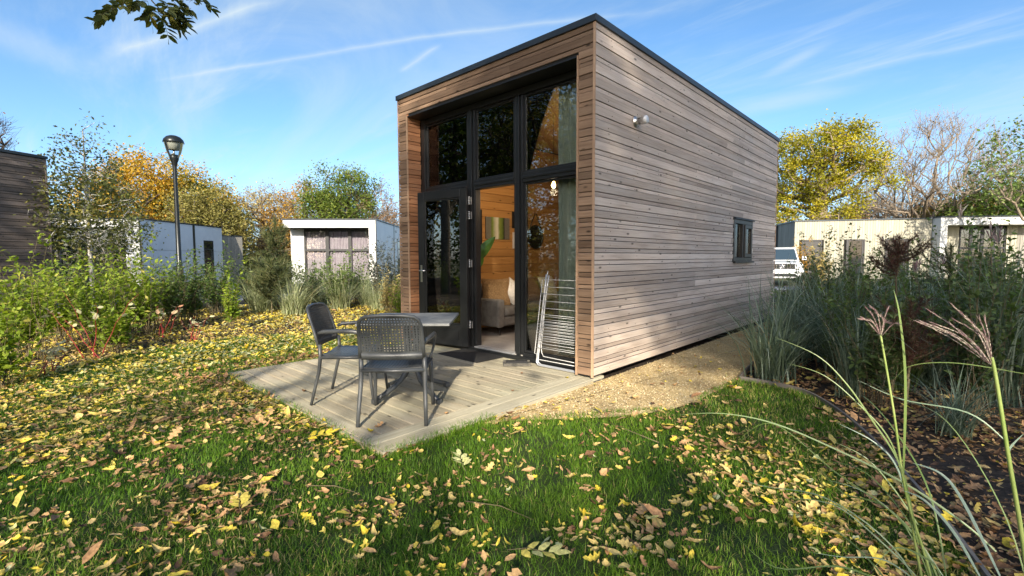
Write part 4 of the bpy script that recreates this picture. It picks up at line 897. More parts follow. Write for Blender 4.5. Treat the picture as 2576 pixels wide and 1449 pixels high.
# ------------------------------------------------------------------ trees and plants
def spot(b, d): return CAM.x+d*math.sin(R(b)), CAM.y+d*math.cos(R(b))
def prisms(p0, p1, ra, rb, m, name, n=4, parent=None):
    """many thin tapered branches in one mesh"""
    p0, p1 = np.asarray(p0, float), np.asarray(p1, float); d = p1-p0; ln = np.linalg.norm(d, axis=1, keepdims=True); d = d/np.maximum(ln, 1e-6)
    ref = np.where(np.abs(d[:, 2:3]) < .9, np.array([[0, 0, 1.]]), np.array([[1., 0, 0]])); a = np.cross(d, ref); a /= np.linalg.norm(a, axis=1, keepdims=True); b = np.cross(d, a)
    th = 2*math.pi*np.arange(n)/n; ring = a[:, None]*np.cos(th)[None, :, None]+b[:, None]*np.sin(th)[None, :, None]
    Vv = np.concatenate([p0[:, None]+ring*np.asarray(ra)[:, None, None], p1[:, None]+ring*np.asarray(rb)[:, None, None]], 1)
    q = np.array([(k, (k+1) % n, n+(k+1) % n, n+k) for k in range(n)])
    Ff = q[None]+(np.arange(len(p0))*2*n)[:, None, None]
    return newobj(name, npmesh(name, Vv.reshape(-1, 3), Ff.reshape(-1), 4, m, None, True), parent)
def skeleton(trunk, blobs, natt, step, g, shell=.5, rise=.25, seed=1):
    pts = list(trunk); par = [-1]+list(range(len(trunk)-1)); pts = np.array(pts, float); path = np.concatenate(([0], np.cumsum(np.linalg.norm(np.diff(pts, axis=0), axis=1))))
    vol = np.array([b[3]*b[4]*b[5] for b in blobs]); vol = vol/vol.sum(); A = []
    for b, v_ in zip(blobs, vol):
        k = max(3, int(natt*v_)); u = g.normal(size=(k, 3)); u /= np.linalg.norm(u, axis=1, keepdims=True); r = g.random(k)**(1/3); r = r*(1-shell)+shell*np.maximum(r, .82+.18*g.random(k)); fq = g.normal(size=(3, 3))*3.2; r = r*(1+.20*np.sin(u @ fq[0]+1)*np.sin(u @ fq[1]+2)+.08*np.sin(u @ (fq[2]*2.2)))
        A.append(np.array(b[:3])+u*r[:, None]*np.array(b[3:6]))
    A = np.concatenate(A); A = A[A[:, 2] > .25*trunk[-1][2]]
    o = np.argsort(np.linalg.norm(A-np.array(trunk[-1]), axis=1)); A = A[o]
    pts = list(map(np.array, pts)); path = list(path); nf = int(len(trunk)*.45); ends = []
    arr = np.zeros((len(A)*14+200, 3)); arr[:len(pts)] = pts; parr = np.zeros(len(arr)); parr[:len(pts)] = path; n = len(pts)
    for a in A:
        v = a[None]-arr[nf:n]; dd = np.linalg.norm(v, axis=1); hor = np.hypot(v[:, 0], v[:, 1])
        cost = dd+.22*parr[nf:n]+1.6*np.maximum(0, rise*hor-v[:, 2])
        j = int(np.argmin(cost))+nf; s_ = arr[j].copy(); L = np.linalg.norm(a-s_); k = max(1, int(L/step)); prev = j
        bend = np.array([0, 0, 1.])*L*.12*g.normal(.6, .5)+g.normal(size=3)*L*.05
        for i in range(1, k+1):
            if n >= len(arr): break
            t_ = i/k; p = s_+(a-s_)*t_-bend*math.sin(math.pi*t_)+(g.normal(size=3)*step*.10 if i < k else 0)
            arr[n] = p; parr[n] = parr[prev]+np.linalg.norm(p-arr[prev]); par.append(prev); prev = n; n += 1
        ends.append(prev)
    return arr[:n], np.array(par), np.array(ends)
def tree(name, label, cat, x, y, blobs, th, leafm, bark, nleaf, lsize, natt=260, tipr=.012, trunk_r=.2, sig=.45, seed=1, group=None, lean=(0, 0), drop=0, tp=DIA, rise=.25, shell=.5, hang=0, twigs=0, z0=-.1, tb_=.5, part='crown', step=None, pw=.5):
    g = np.random.default_rng(seed); t_ = thing(name, label, cat, (x, y, z0), 0, group)
    n = max(5, int(th/.6)); tr = [(lean[0]*(i/n)**1.5+g.normal()*.02*th*(i/n)*.3, lean[1]*(i/n)**1.5, th*i/n) for i in range(n+1)]
    P_, par, ends = skeleton(tr, blobs, natt, step or max(.25, th/9), g, shell, rise)
    cnt = np.ones(len(P_))*.0; cnt[ends] = 1
    for i in range(len(P_)-1, 0, -1): cnt[par[i]] += cnt[i]
    r_ = tipr*np.maximum(cnt, .6)**pw; r_[:n+1] = np.maximum(r_[:n+1], trunk_r*(1-.75*np.arange(n+1)/n)); r_ = np.minimum(r_, trunk_r)
    i = np.arange(1, len(P_)); k = i; prisms(P_[par[k]], P_[k], r_[par[k]], r_[k]*.98, bark, 'trunk', 5, t_)['kind'] = 'stuff'
    if twigs:
        e = P_[ends][g.integers(0, len(ends), twigs)]; c0 = e+g.normal(size=e.shape)*sig*.35; dr_ = e-np.array([lean[0]*.5, lean[1]*.5, th*.6]); dr_ /= np.linalg.norm(dr_, axis=1, keepdims=True); dr_ = dr_*.8+g.normal(size=e.shape)*.45; c1_ = c0+dr_*sig*g.uniform(.5, 1.5, (twigs, 1))
        prisms(c0, c1_, np.full(twigs, tipr*.75), np.full(twigs, tipr*.3), bark, 'twigs', 3, t_)['kind'] = 'stuff'
    if nleaf:
        seg = np.concatenate([ends]*3+[np.arange(n+1, len(P_))]); w = seg[g.integers(0, len(seg), nleaf)]
        off = g.normal(size=(nleaf, 3))*sig; off[:, 2] -= hang*g.random(nleaf)**1.5
        pos = P_[w]+off; cl = g.random(len(P_))[w]; tint = np.clip(tb_+.55*(cl-.5)+g.normal(0, .16, nleaf), 0, 1)
        me = scatter(pos, lsize*g.uniform(.65, 1.35, nleaf), g.uniform(0, 6.28, nleaf), g.normal(-.3 if hang else 0, .6, nleaf), g.uniform(-1.2, 1.2, nleaf), tp, tint, leafm, part)
        newobj(part, me, t_)['kind'] = 'stuff'
    return t_
def T_at(b, d): return spot(b, d)
g0 = np.random.default_rng(3)
# ---- trees behind the photographer: they shade the cabin side and mirror in its glass
x, y = .65*26+.76*4.0, -.76*26+.65*4.0
sx, sy = .76, .65       # sideways across the sun's direction
def blob(s_, z_, rs, rz, t_=0): return (sx*s_+.65*t_, sy*s_-.76*t_, z_, rs, rs, rz)
tree('oak_tree', 'large leafy oak standing to the right behind the viewer and shading the cabin side', 'tree', x, y, [blob(.6, 15.7, 4.4, 3.2), blob(-1.0, 14.6, 3.4, 2.2), blob(-1.0, 10.3, 3.2, 1.2), blob(4.6, 12, 4.2, 3.6), blob(-5.6, 14.7, 2.8, 1.9), blob(-5.2, 15.4, 1.8, 1.0), blob(-5.5, 10.1, 1.5, .8)], 12, F['green'], M['bark'], 30000, .30, 520, .022, .5, .45, 11, shell=.2)
tree('oak_tree', 'sparse young oak behind the viewer that throws thin dapples over the lawn', 'tree', .65*16+.76*-5.5, -.76*16+.65*-5.5, [blob(0, 6.6, 4.0, 1.9), blob(-3.0, 5.8, 2.6, 1.3)], 5.5, F['green'], M['bark'], 1000, .24, 120, .016, .2, .35, 12, shell=.2)
ashT = tree('ash_tree', 'ash tree with green and yellow leaflets hanging into the top left of the sky', 'tree', -8.6, -10.4, [(0, 0, 6.6, 3.2, 3.2, 2.4), (-1, -1, 5, 2.4, 2.4, 2)], 5, F['ash'], M['bark'], 8000, .13, 240, .014, .2, .4, 13, tp=LANCE, rise=.1)
tree('lime_tree', 'broad lime tree behind the viewer mirrored in the cabin glass', 'tree', -16.5, -11.5, [(0, 0, 7, 4.6, 4.6, 4.6)], 8, F['green'], M['bark'], 11000, .22, 260, .02, .28, .5, 14)
tree('lime_tree', 'second lime tree behind the viewer further right in the cabin reflections', 'tree', -9.5, -16.5, [(0, 0, 8, 4.6, 4.6, 5)], 8, F['olive'], M['bark'], 11000, .22, 260, .02, .3, .5, 15)
for i, (tx, ty) in enumerate(((-24, -15), (-19, -21), (-12, -26), (-4, -27), (6, -29))): tree('lime_tree', 'lime tree in the far row behind the viewer, '+['first', 'second', 'third', 'fourth', 'fifth'][i]+' from the left', 'tree', tx, ty, [(0, 0, 6.5, 4.4, 4.4, 5.6)], 5, F['olive' if i % 2 else 'green'], M['bark'], 6000, .36, 120, .03, .3, .55, 60+i)
hx = np.random.default_rng(90); n = 9000; hp_ = np.stack([hx.uniform(-34, 2, n), hx.normal(0, .5, n), hx.random(n)**.7*2.6], -1); hp_[:, 1] += -21-.28*(hp_[:, 0]+16)
tag(stuff(newobj('hedge', scatter(hp_, hx.uniform(.15, .35, n), hx.uniform(0, 6.28, n), hx.normal(0, .6, n), hx.uniform(-1, 1, n), DIA, hx.random(n), F['mid'], 'hedge'))), 'clipped hedge far behind the viewer, mirrored low in the glass', 'hedge')
# the drooping ash branch in view
def leafset(g, tips, n, ln, parent, m, tb_=.45, name='leaflets'):
    """pinnate ash leaves: pairs of leaflets along each rachis"""
    pos, az_, el_, ro_, ti = [], [], [], [], []; ra, rb = [], []
    for p, a in tips:
        p = np.array(p); k = 9; L = ln*g.uniform(.8, 1.25); d = np.array([math.cos(a), math.sin(a), g.uniform(-.75, -.25)]); d /= np.linalg.norm(d); c = g.random()
        q = p.copy()
        for i in range(k):
            dd = d+np.array([0, 0, -.09*i]); dd /= np.linalg.norm(dd); q2 = q+dd*L/k; ra.append(q); rb.append(q2); q = q2
            if i > 1 or i == k-1:
                for s_ in ((-1, 1) if i < k-1 else (0,)):
                    pos.append(q.copy()); az_.append(a+s_*1.05+g.normal()*.15); el_.append(-.55+g.normal()*.3); ro_.append(g.normal()*.6); ti.append(np.clip(tb_+.5*(c-.5)+g.normal()*.12, 0, 1))
    me = scatter(np.array(pos), ln*.44*g.uniform(.8, 1.2, len(pos)), np.array(az_), np.array(el_), np.array(ro_), (LANCE[0]*np.array([1, 1.35, 1]), LANCE[1]), np.array(ti), m, name)
    newobj(name, me, parent)['kind'] = 'stuff'; prisms(ra, rb, np.full(len(ra), .0016), np.full(len(ra), .0012), M['stem'], 'leaf_stalks', 3, parent)['kind'] = 'stuff'
ab = newobj('branch', None, ashT); ab.location = (8.6, 10.4, .1)
def absb(pth, r0_, r1_): MB().tube(smooth(pth, 4), [r0_+(r1_-r0_)*i/(4*(len(pth)-1)) for i in range(4*(len(pth)-1)+1)], 6).build('bough', 'stem', ab)
absb([(-8.3, -10.2, 4.4), (-5.4, -7.8, 5.0), (-3.6, -6.0, 4.8), (-2.4, -4.8, 4.2), (-1.8, -3.9, 3.75), (-1.5, -3.50, 3.35)], .035, .008)
absb([(-1.8, -3.9, 3.75), (-1.56, -3.62, 3.35), (-1.42, -3.56, 3.10), (-1.39, -3.60, 2.98)], .009, .003)
absb([(-1.5, -3.50, 3.35), (-1.40, -3.44, 3.12), (-1.37, -3.38, 3.04)], .008, .003)
absb([(-1.8, -3.9, 3.75), (-1.3, -3.3, 3.5), (-1.25, -3.15, 3.3), (-1.29, -3.20, 3.22)], .007, .003)
ga = np.random.default_rng(8)
tips = [((-1.39, -3.60, 2.985), a) for a in (-2.2, -1.6, -1.0)]+[((-1.42, -3.55, 3.06), a) for a in (-1.9, -.4)]+[((-1.37, -3.39, 3.05), a) for a in (-.4, .3, 1.0, 1.7, 2.6, -1.2)]+[((-1.36, -3.36, 3.10), a) for a in (0, .8, 1.5, 2.2)]+[((-1.36, -3.33, 3.15), a) for a in (.5, 1.2, 1.9)]+[((-1.39, -3.45, 3.08), a) for a in (-1.5, -.8, 2.8)]+[((-1.29, -3.20, 3.215), a) for a in (.9, -.2)]
leafset(ga, tips, 9, .165, ab, F['ash'], .55)

# ---- trees in view
def place(kind, lab, b, d, blobs, th, leafm, bark, nleaf, ls, **k): x, y = spot(b, d); return tree(kind, lab, 'tree', x, y, blobs, th, leafm, bark, nleaf, ls, **k)
place('birch_tree', 'slim birch with white trunk and thin hanging leaves beside the dark boarded cabin', -84.6, 16.4, [(0, 0, 2.75, 1.35, 1.35, 1.1), (.1, 0, 3.7, .7, .7, 1.0), (-.3, 0, 2.1, 1.15, 1.15, .8), (.1, .1, 4.7, .22, .22, .5)], 4.7, F['birch'], M['birch'], 8000, .085, natt=300, tipr=.004, trunk_r=.055, sig=.15, seed=21, rise=.5, hang=.3, twigs=900, tb_=.5, step=.2)
place('oak_tree', 'wide orange and yellow oak behind the lamp post', -80.2, 48.4, [(0, 0, 6.4, 4.2, 4.2, 3.1), (1.5, -2.5, 5, 3.4, 3.4, 2.5), (1.6, 3, 5.6, 3.3, 3.3, 2.8), (0, 0, 8.2, 2.3, 2.3, 1.5)], 5, F['oak'], M['bark'], 26000, 0.2, tipr=.03, trunk_r=.35, sig=.42, seed=22, tb_=.55)
place('oak_tree', 'yellow green oak just right of the lamp post', -77.6, 50, [(0, 0, 5.8, 3.6, 3.6, 2.9), (1, 2.5, 4.4, 3.0, 3.0, 2.2)], 5, F['green'], M['bark'], 15000, 0.2, tipr=.03, trunk_r=.3, sig=.42, seed=23, tb_=.85)
place('maple_tree', 'low olive brown tree right of the oaks behind the white chalet', -75.9, 43, [(0, 0, 4.6, 2.3, 2.3, 2.3), (.6, 1.0, 3.6, 2.0, 2.0, 1.9)], 3, F['olive'], M['bark'], 14000, 0.18, tipr=.02, trunk_r=.22, sig=.36, seed=24)
place('poplar_tree', 'thin pale yellow tree left of the orange one behind the chalets', -70.6, 47.8, [(0, 0, 4.6, 2.4, 2.4, 3.2), (.8, 1.8, 4.2, 1.8, 1.8, 2.6)], 6, F['pale'], M['palebark'], 7000, 0.16, tipr=.02, trunk_r=.22, sig=.4, seed=25, twigs=1500)
place('maple_tree', 'orange tinged rounded tree left of the tall green one', -66.2, 48.2, [(0, 0, 4.9, 3.6, 3.6, 3.2), (-.6, -1.4, 3.6, 2.4, 2.4, 2.2)], 5, F['orange'], M['palebark'], 14000, 0.18, tipr=.02, trunk_r=.25, sig=.4, seed=26, twigs=1500)
place('oak_tree', 'tall fresh green oak behind the second white chalet', -62.5, 43, [(0, 0, 6.2, 2.9, 2.9, 2.8), (.4, .9, 7.3, 1.8, 1.8, 1.6), (-.4, -1.2, 5.2, 2.4, 2.4, 2.0), (0, 0, 3.4, 2.4, 2.4, 1.6)], 5, F['green'], M['bark'], 20000, 0.18, tipr=.025, trunk_r=.28, sig=.34, seed=27, tb_=.6)
place('beech_tree', 'thin pale brown tree right of the green oak', -59.2, 43.5, [(0, 0, 4.6, 2.2, 2.2, 3.1), (.4, .6, 3.6, 2.2, 2.2, 2)], 5, F['brown'], M['palebark'], 9000, 0.14, tipr=.018, trunk_r=.2, sig=.36, seed=28, twigs=2200)
place('poplar_tree', 'big dense yellow green poplar right of the cabin', -9.9, 43.7, [(0, 0, 8.9, 3.0, 3.0, 2.7), (-2.2, .6, 8.6, 2.4, 2.4, 3.0), (1.6, 0, 8.9, 2.0, 2.0, 2.6), (2.7, 0, 7.4, 1.9, 1.9, 2.1), (-1.4, 0, 4.4, 2.4, 2.4, 2.2), (.8, 0, 4.6, 1.8, 1.8, 1.9), (-3.6, 0, 4.2, 1.5, 1.5, 3.2)], 8, F['poplar'], M['palebark'], 34000, 0.18, natt=480, tipr=.03, trunk_r=.42, sig=.30, seed=29, shell=.45, tb_=.48)
place('bare_tree', 'large spreading nearly bare tree with pale bark against the sky', -1.9, 51.5, [(0, 0, 9.2, 4.0, 4.0, 3.6), (0, 0, 7.6, 5.6, 5.6, 2.4), (0, 0, 6.0, 6.4, 6.4, 1.2)], 3.4, F['brown'], M['palebark'], 1300, .16, natt=520, tipr=.018, trunk_r=.42, sig=.55, seed=30, twigs=5200, shell=.45, rise=.95, step=.7, pw=.46)
place('alder_tree', 'open leafy tree at the right edge of the picture', 4.6, 36, [(0, 0, 6.4, 2.2, 2.2, 2.6), (-.8, 0, 5.4, 2.2, 2.2, 1.4)], 3.2, F['mid'], M['palebark'], 2300, .19, natt=200, tipr=.009, trunk_r=.14, sig=.26, seed=31, twigs=1500, rise=.95, tb_=.7)
place('oak_tree', 'dark green rounded oak low at the right edge', 4.0, 50, [(0, 0, 4.4, 3.6, 3.6, 2.4)], 4, F['green'], M['bark'], 16000, 0.2, tipr=.03, trunk_r=.3, sig=.4, seed=32, tb_=.25)
place('maple_tree', 'orange bushy maple below the bare tree', -.2, 58, [(0, 0, 4.2, 3.2, 3.2, 2.4)], 4, F['orange'], M['bark'], 11000, 0.2, tipr=.03, trunk_r=.25, sig=.42, seed=33)
place('maple_tree', 'yellow olive maple beside the dark oak on the right', 1.9, 57, [(0, 0, 3.6, 3.0, 3.0, 2.2)], 4, F['oak'], M['bark'], 11000, 0.2, tipr=.03, trunk_r=.25, sig=.42, seed=34)
place('maple_tree', 'golden low tree in front of the bare tree trunk', -1.0, 56, [(0, 0, 3.9, 2.3, 2.3, 2.2)], 4, F['olive'], M['bark'], 8000, 0.19, tipr=.03, trunk_r=.22, sig=.42, seed=35, tb_=.8)
place('bare_tree', 'small leafless tree left of the large bare one', -5.2, 60, [(0, 0, 4.6, 3.0, 3.0, 2.8)], 5, F['brown'], M['palebark'], 700, .16, natt=320, tipr=.02, trunk_r=.2, sig=.5, seed=36, twigs=3500, rise=.6)
place('bare_tree', 'small leafless tree close to the yellow poplar', -7.2, 62, [(0, 0, 4.0, 2.2, 2.2, 2.5)], 5, F['brown'], M['palebark'], 700, .16, natt=240, tipr=.02, trunk_r=.2, sig=.5, seed=37, twigs=2500, rise=.6)
place('hawthorn_bush', 'sandy coloured round bush beyond the pale boarded chalet', -8.4, 46, [(0, 0, 3.2, 2.2, 2.2, 1.7)], 2.5, F['brown'], M['palebark'], 8000, 0.15, tipr=.02, trunk_r=.15, sig=.35, seed=38)
place('bare_tree', 'bare branches reaching in at the left edge of the sky', -91.6, 34, [(0, 0, 6.8, 1.8, 1.8, 2.6)], 6, F['brown'], M['bark'], 250, .14, natt=240, tipr=.012, trunk_r=.2, sig=.35, seed=39, twigs=1800, rise=.6)
for i, (b, d, m_, zc) in enumerate(((-74.2, 66, 'green', 1.2), (-69.2, 62, 'olive', 1.9), (-57, 60, 'olive', 2.6), (-87, 46, 'olive', 3.2), (-90, 44, 'green', 3.4), (-13.5, 60, 'green', 2.6), (-3.5, 70, 'olive', 3.0))):
    place('hedgerow_tree', ['low green tree in the gap between the two chalets', 'low olive tree behind the far red roof', 'low olive tree beside the second chalet', 'olive tree behind the birch', 'green tree behind the dark boarded cabin', 'low green tree close behind the cabin end', 'low olive tree in the haze below the bare tree'][i], b, d, [(0, 0, zc, 3.2, 3.2, 1.9)], 2, F[m_], M['bark'], 4200, .34, natt=120, tipr=.03, trunk_r=.2, sig=.5, seed=50+i)

# ---- shrubs
def shrub(name, label, cat, x, y, h, rad, nst, m_, ls, per=26, bark='stem', seed=1, group=None, tp=FOLD3, lean=.5, tb_=.5, bare=.22, droop=.1, stemr=.005, spread=.35, spike=0, z0=None):
    g = np.random.default_rng(seed); t_ = thing(name, label, cat, (x, y, BED_Z if z0 is None else z0), g.uniform(0, 6), group)
    az = g.uniform(0, 6.28, nst); ln = h*g.uniform(.6, 1.0, nst); ln[:max(1, int(spike))] = h*g.uniform(1.05, 1.3, max(1, int(spike))) if spike else ln[:1]
    le = rad*g.random(nst)**.6*(ln/h); b0 = g.normal(size=(nst, 2))*rad*.12
    K = 7; tt = np.linspace(0, 1, K)
    X = b0[:, None, 0]+np.cos(az)[:, None]*le[:, None]*tt**1.1; Y = b0[:, None, 1]+np.sin(az)[:, None]*le[:, None]*tt**1.1; Z = ln[:, None]*(tt-droop*tt**3)+0*X
    wob = g.normal(size=(nst, K, 2))*.012*h; wob[:, 0] = 0; C_ = np.stack([X+wob[..., 0], Y+wob[..., 1], Z], -1)
    p0, p1 = C_[:, :-1].reshape(-1, 3), C_[:, 1:].reshape(-1, 3); rr = (stemr*(1-.8*tt))[None].repeat(nst, 0)
    prisms(p0, p1, rr[:, :-1].ravel(), rr[:, 1:].ravel(), M[bark], 'stems', 4, t_)['kind'] = 'stuff'
    n = nst*per; si = np.repeat(np.arange(nst), per); u = bare+(1-bare)*g.random(n); fi = u*(K-1); i0 = np.minimum(fi.astype(int), K-2); fr_ = (fi-i0)[:, None]
    pos = C_[si, i0]*(1-fr_)+C_[si, i0+1]*fr_; side = g.uniform(0, 6.28, n); tip = (1-u)
    off = spread*rad*.30*(.25+tip)*g.random(n); pos = pos+np.stack([np.cos(side)*off, np.sin(side)*off, g.normal(0, .02, n)], -1)
    tint = np.clip(tb_+.3*(u-.6)+g.normal(0, .2, n)+.2*(g.random(nst)[si]-.5), 0, 1)
    me = scatter(pos, ls*g.uniform(.6, 1.25, n)*(1.1-.4*u), side+g.normal(0, .3, n), g.normal(.35, .4, n), g.normal(0, .5, n), tp, tint, F[m_], 'foliage')
    newobj('foliage', me, t_)['kind'] = 'stuff'; return t_
rows = [  # bearing, distance, height, radius, stems, leaves, leaf size, label
 (-89.0, 9.2, 1.62, .55, 26, 'bright', .085, 'leafy lime green shrub at the left edge in front of the dark cabin'),
 (-86.8, 10.8, 1.45, .6, 26, 'bright', .08, 'bright green shrub with upright shoots below the dark cabin corner'),
 (-84.6, 10.2, 1.35, .6, 24, 'bright', .08, 'lime green shrub left of the birch trunk'),
 (-82.6, 11.0, 1.62, .6, 24, 'bright', .08, 'tall yellow green shrub standing right of the birch trunk'),
 (-80.8, 10.6, 1.65, .6, 26, 'bright', .08, 'upright bright shrub before the chalet window'),
 (-78.9, 11.6, 1.35, .6, 24, 'mid', .075, 'mid green shrub below the white chalet side wall'),
 (-77.3, 12.0, 1.30, .55, 22, 'mid', .075, 'mid green shrub at the foot of the lamp post'),
 (-88.3, 12.0, 1.35, .7, 24, 'mid', .08, 'darker shrub at the base of the boarded cabin'),
 (-85.6, 12.6, 1.45, .7, 24, 'mid', .08, 'darker shrub behind the lime green ones'),
 (-80.2, 12.9, 1.30, .7, 24, 'dark', .08, 'dark green shrub deep in the left border'),
 (-90.6, 7.2, .95, .5, 22, 'bright', .075, 'low straggly green shrub at the left edge of the leafy bed'),
 (-83.4, 9.0, .8, .5, 18, 'bright', .075, 'small lime shrub in front of the left border'),
 (-73.8, 10.6, 1.05, .25, 10, 'bright', .08, 'slim yellow green sapling between lamp post and tufted grasses'),
 (-75.2, 13.6, 1.5, .6, 22, 'mid', .08, 'leafy green shrub right of the lamp post'),
 (-71.6, 14.2, 1.3, .7, 26, 'dark', .08, 'dark green shrub left of the small pine'),
 (-66.4, 14.2, 1.35, .7, 28, 'dark', .085, 'dark green shrub below the curtained chalet window'),
 (-63.4, 13.6, 1.45, .6, 26, 'mid', .085, 'leafy green shrub in front of the curtained window'),
 (-61.3, 14.6, 1.35, .6, 26, 'mid', .085, 'rounded green shrub right of the chalet window middle'),
 (-58.6, 13.4, 1.95, .55, 26, 'grey', .08, 'tall grey leaved shrub in front of the second chalet corner'),
 (-56.6, 13.0, 1.5, .5, 24, 'grey', .08, 'grey leaved shrub beside the cabin wall on the left'),
 (-57.6, 11.8, 1.0, .5, 22, 'pale', .07, 'yellow tinted shrub left of the cabin corner'),
 (-56.2, 10.2, .8, .4, 20, 'bright', .06, 'low light green shrub at the cabin corner')]
for i, (b, d, h, ra, ns, m_, ls, lab) in enumerate(rows): x, y = spot(b, d); h *= 1.12 if b > -80 else 1.0; shrub('shrub', lab, 'shrub', x, y, h, ra*1.1, ns+8, m_, ls*1.3, 34, seed=100+i, spike=3)
# spiky shoots that show against the white walls
for i, (b, d, h) in enumerate(((-80.2, 11.2, 1.85), (-79.2, 11.6, 1.80), (-77.9, 11.4, 1.75), (-77.0, 11.8, 1.72), (-83.2, 9.8, 1.5), (-88.1, 8.9, 1.75))):
    x, y = spot(b, d); shrub('upright_shoot', 'slender leafy shoots rising in front of the '+['white wall left of the dark strip', 'white wall right of the dark strip', 'white wall left of the lamp post', 'white wall right of the lamp post', 'birch trunk', 'dark boarded wall'][i], 'shrub', x, y, h, .12, 4, 'mid' if i < 4 else 'bright', .06, 30, seed=140+i, spread=.2)
# dogwoods: red stems and large cream leaves
def dogwood(b, d, h, lab, sd_):
    x, y = spot(b, d); shrub('dogwood', lab, 'shrub', x, y, h, h*.6, 5, 'cream', .12, 4, 'redstem', sd_, tp=ROUND, bare=.55, stemr=.007, spread=.3)
dogwood(-79.3, 10.2, .75, 'red stemmed dogwood with few cream leaves nearest the lawn', 160); dogwood(-84.6, 8.6, 1.05, 'dogwood with big pale leaves catching the sun in the left bed', 161)
dogwood(-84.0, 10.0, .6, 'small red stemmed dogwood low in the leafy bed', 162); dogwood(-77.2, 9.4, .5, 'little dogwood with cream leaves right of the red stemmed one', 163); dogwood(-88.0, 7.6, .55, 'dogwood with drooping whitish leaves at the left edge', 164)

# ---- ornamental grasses
def clump_meshes(m_, n, h, sp, wid, seed, plume=False, stiff=1.0):
    g = np.random.default_rng(seed); az = g.uniform(0, 6.28, n); base = np.concatenate([g.normal(size=(n, 2))*sp*.16, np.zeros((n, 1))], 1)
    le = h*g.uniform(.55, 1.2, n); me = blades(base, az, le, g.uniform(.03, .42, n)/stiff, g.uniform(.05, .62, n)/stiff, wid*g.uniform(.6, 1.3, n), np.clip(.15+.7*g.random(n)+.25*(g.random(n) < .14), 0, 1), F[m_], 'blades', 7)
    return me
def culms(seed, h, n=5):
    g = np.random.default_rng(seed); p0, p1, pos = [], [], []
    for i in range(n):
        a = g.uniform(0, 6.28); l = h*g.uniform(.9, 1.12); q = np.array([.05*math.cos(a), .05*math.sin(a), 0]); tpnt = q+np.array([math.cos(a)*l*.18, math.sin(a)*l*.18, l]); p0.append(q); p1.append(tpnt)
        for k in range(16): pos.append((tpnt-np.array([0, 0, .10])*g.random(), g.uniform(0, 6.28)))
    return p0, p1, pos
CV = {}
for i in range(3): CV['pale', i] = clump_meshes('palegrass', 230, 1.35, .6, .017, 200+i, stiff=.7)
for i in range(4): CV['blue', i] = clump_meshes('miscanth' if i < 3 else 'mid', 170, 1.3, .55, .015, 210+i, stiff=.8)
for i in range(2): CV['tall', i] = clump_meshes('miscanth', 150, 1.5, .5, .013, 220+i, stiff=1.9)
PL = {}
for i in range(3):
    p0, p1, pos = culms(230+i, 1.62); o = prisms(p0, p1, np.full(len(p0), .0035), np.full(len(p0), .002), M['stem'], 'culms', 4); PL['c', i] = o.data; bpy.data.objects.remove(o)
    pp = np.array([q for q, a in pos]); n = len(pp); PL['p', i] = scatter(pp, np.full(n, .11), np.array([a for q, a in pos]), np.full(n, 1.3)+rng.normal(0, .15, n), np.zeros(n), (LANCE[0]*np.array([1, .10, 1]), LANCE[1]), rng.random(n), F['plume'], 'plumes')
def clump(kind, i, x, y, sc, label, group, plume=False):
    t_ = thing('ornamental_grass', label, 'ornamental grass', (x, y, BED_Z-.01), rnd.uniform(0, 6.28), group); t_.scale = (sc,)*3
    newobj('blades', CV[kind, i], t_)['kind'] = 'stuff'
    if plume: newobj('culms', PL['c', i % 3], t_)['kind'] = 'stuff'; newobj('plumes', PL['p', i % 3], t_)['kind'] = 'stuff'
    return t_
for k_, (x, y, s_, lab) in enumerate(((-10.1, .2, 1.0, 'pale arching grass tuft first from the left behind the side chair'), (-9.0, .57, 1.05, 'pale arching grass tuft directly behind the side chair'), (-9.3, 1.9, 1.0, 'pale grass tuft right of the one behind the side chair'), (-9.6, 2.9, .9, 'pale grass tuft in the middle of the row near the asphalt path'), (-8.3, 2.5, .8, 'small pale grass tuft close to the leafy ground before the cabin'), (-8.6, 3.7, .85, 'pale grass tuft next to the cabin corner'), (-7.9, 4.3, .8, 'last pale grass tuft beside the cabin corner'), (-11.4, .9, 1.0, 'pale grass tuft in the second row behind the first tuft'), (-11.0, 2.2, 1.05, 'pale grass tuft in the second row at its middle'), (-10.6, 3.8, 1.0, 'pale grass tuft in the second row near the chalet window'))): clump('pale', k_ % 3, x, y, s_, lab, None)
k_ = 0
for (x, y, s_) in ((-12.2, -.7, .95), (-11.5, -1.4, .9), (-12.9, .3, 1.0), (-12.5, 1.3, 1.0), (-12.4, 2.6, .9), (-10.8, -.6, .85)): clump('blue', k_ % 4, x, y, s_, 'dusky green arching grass tuft in the border right of the lamp post', 'dusky grass tufts by the lamp post'); k_ += 1
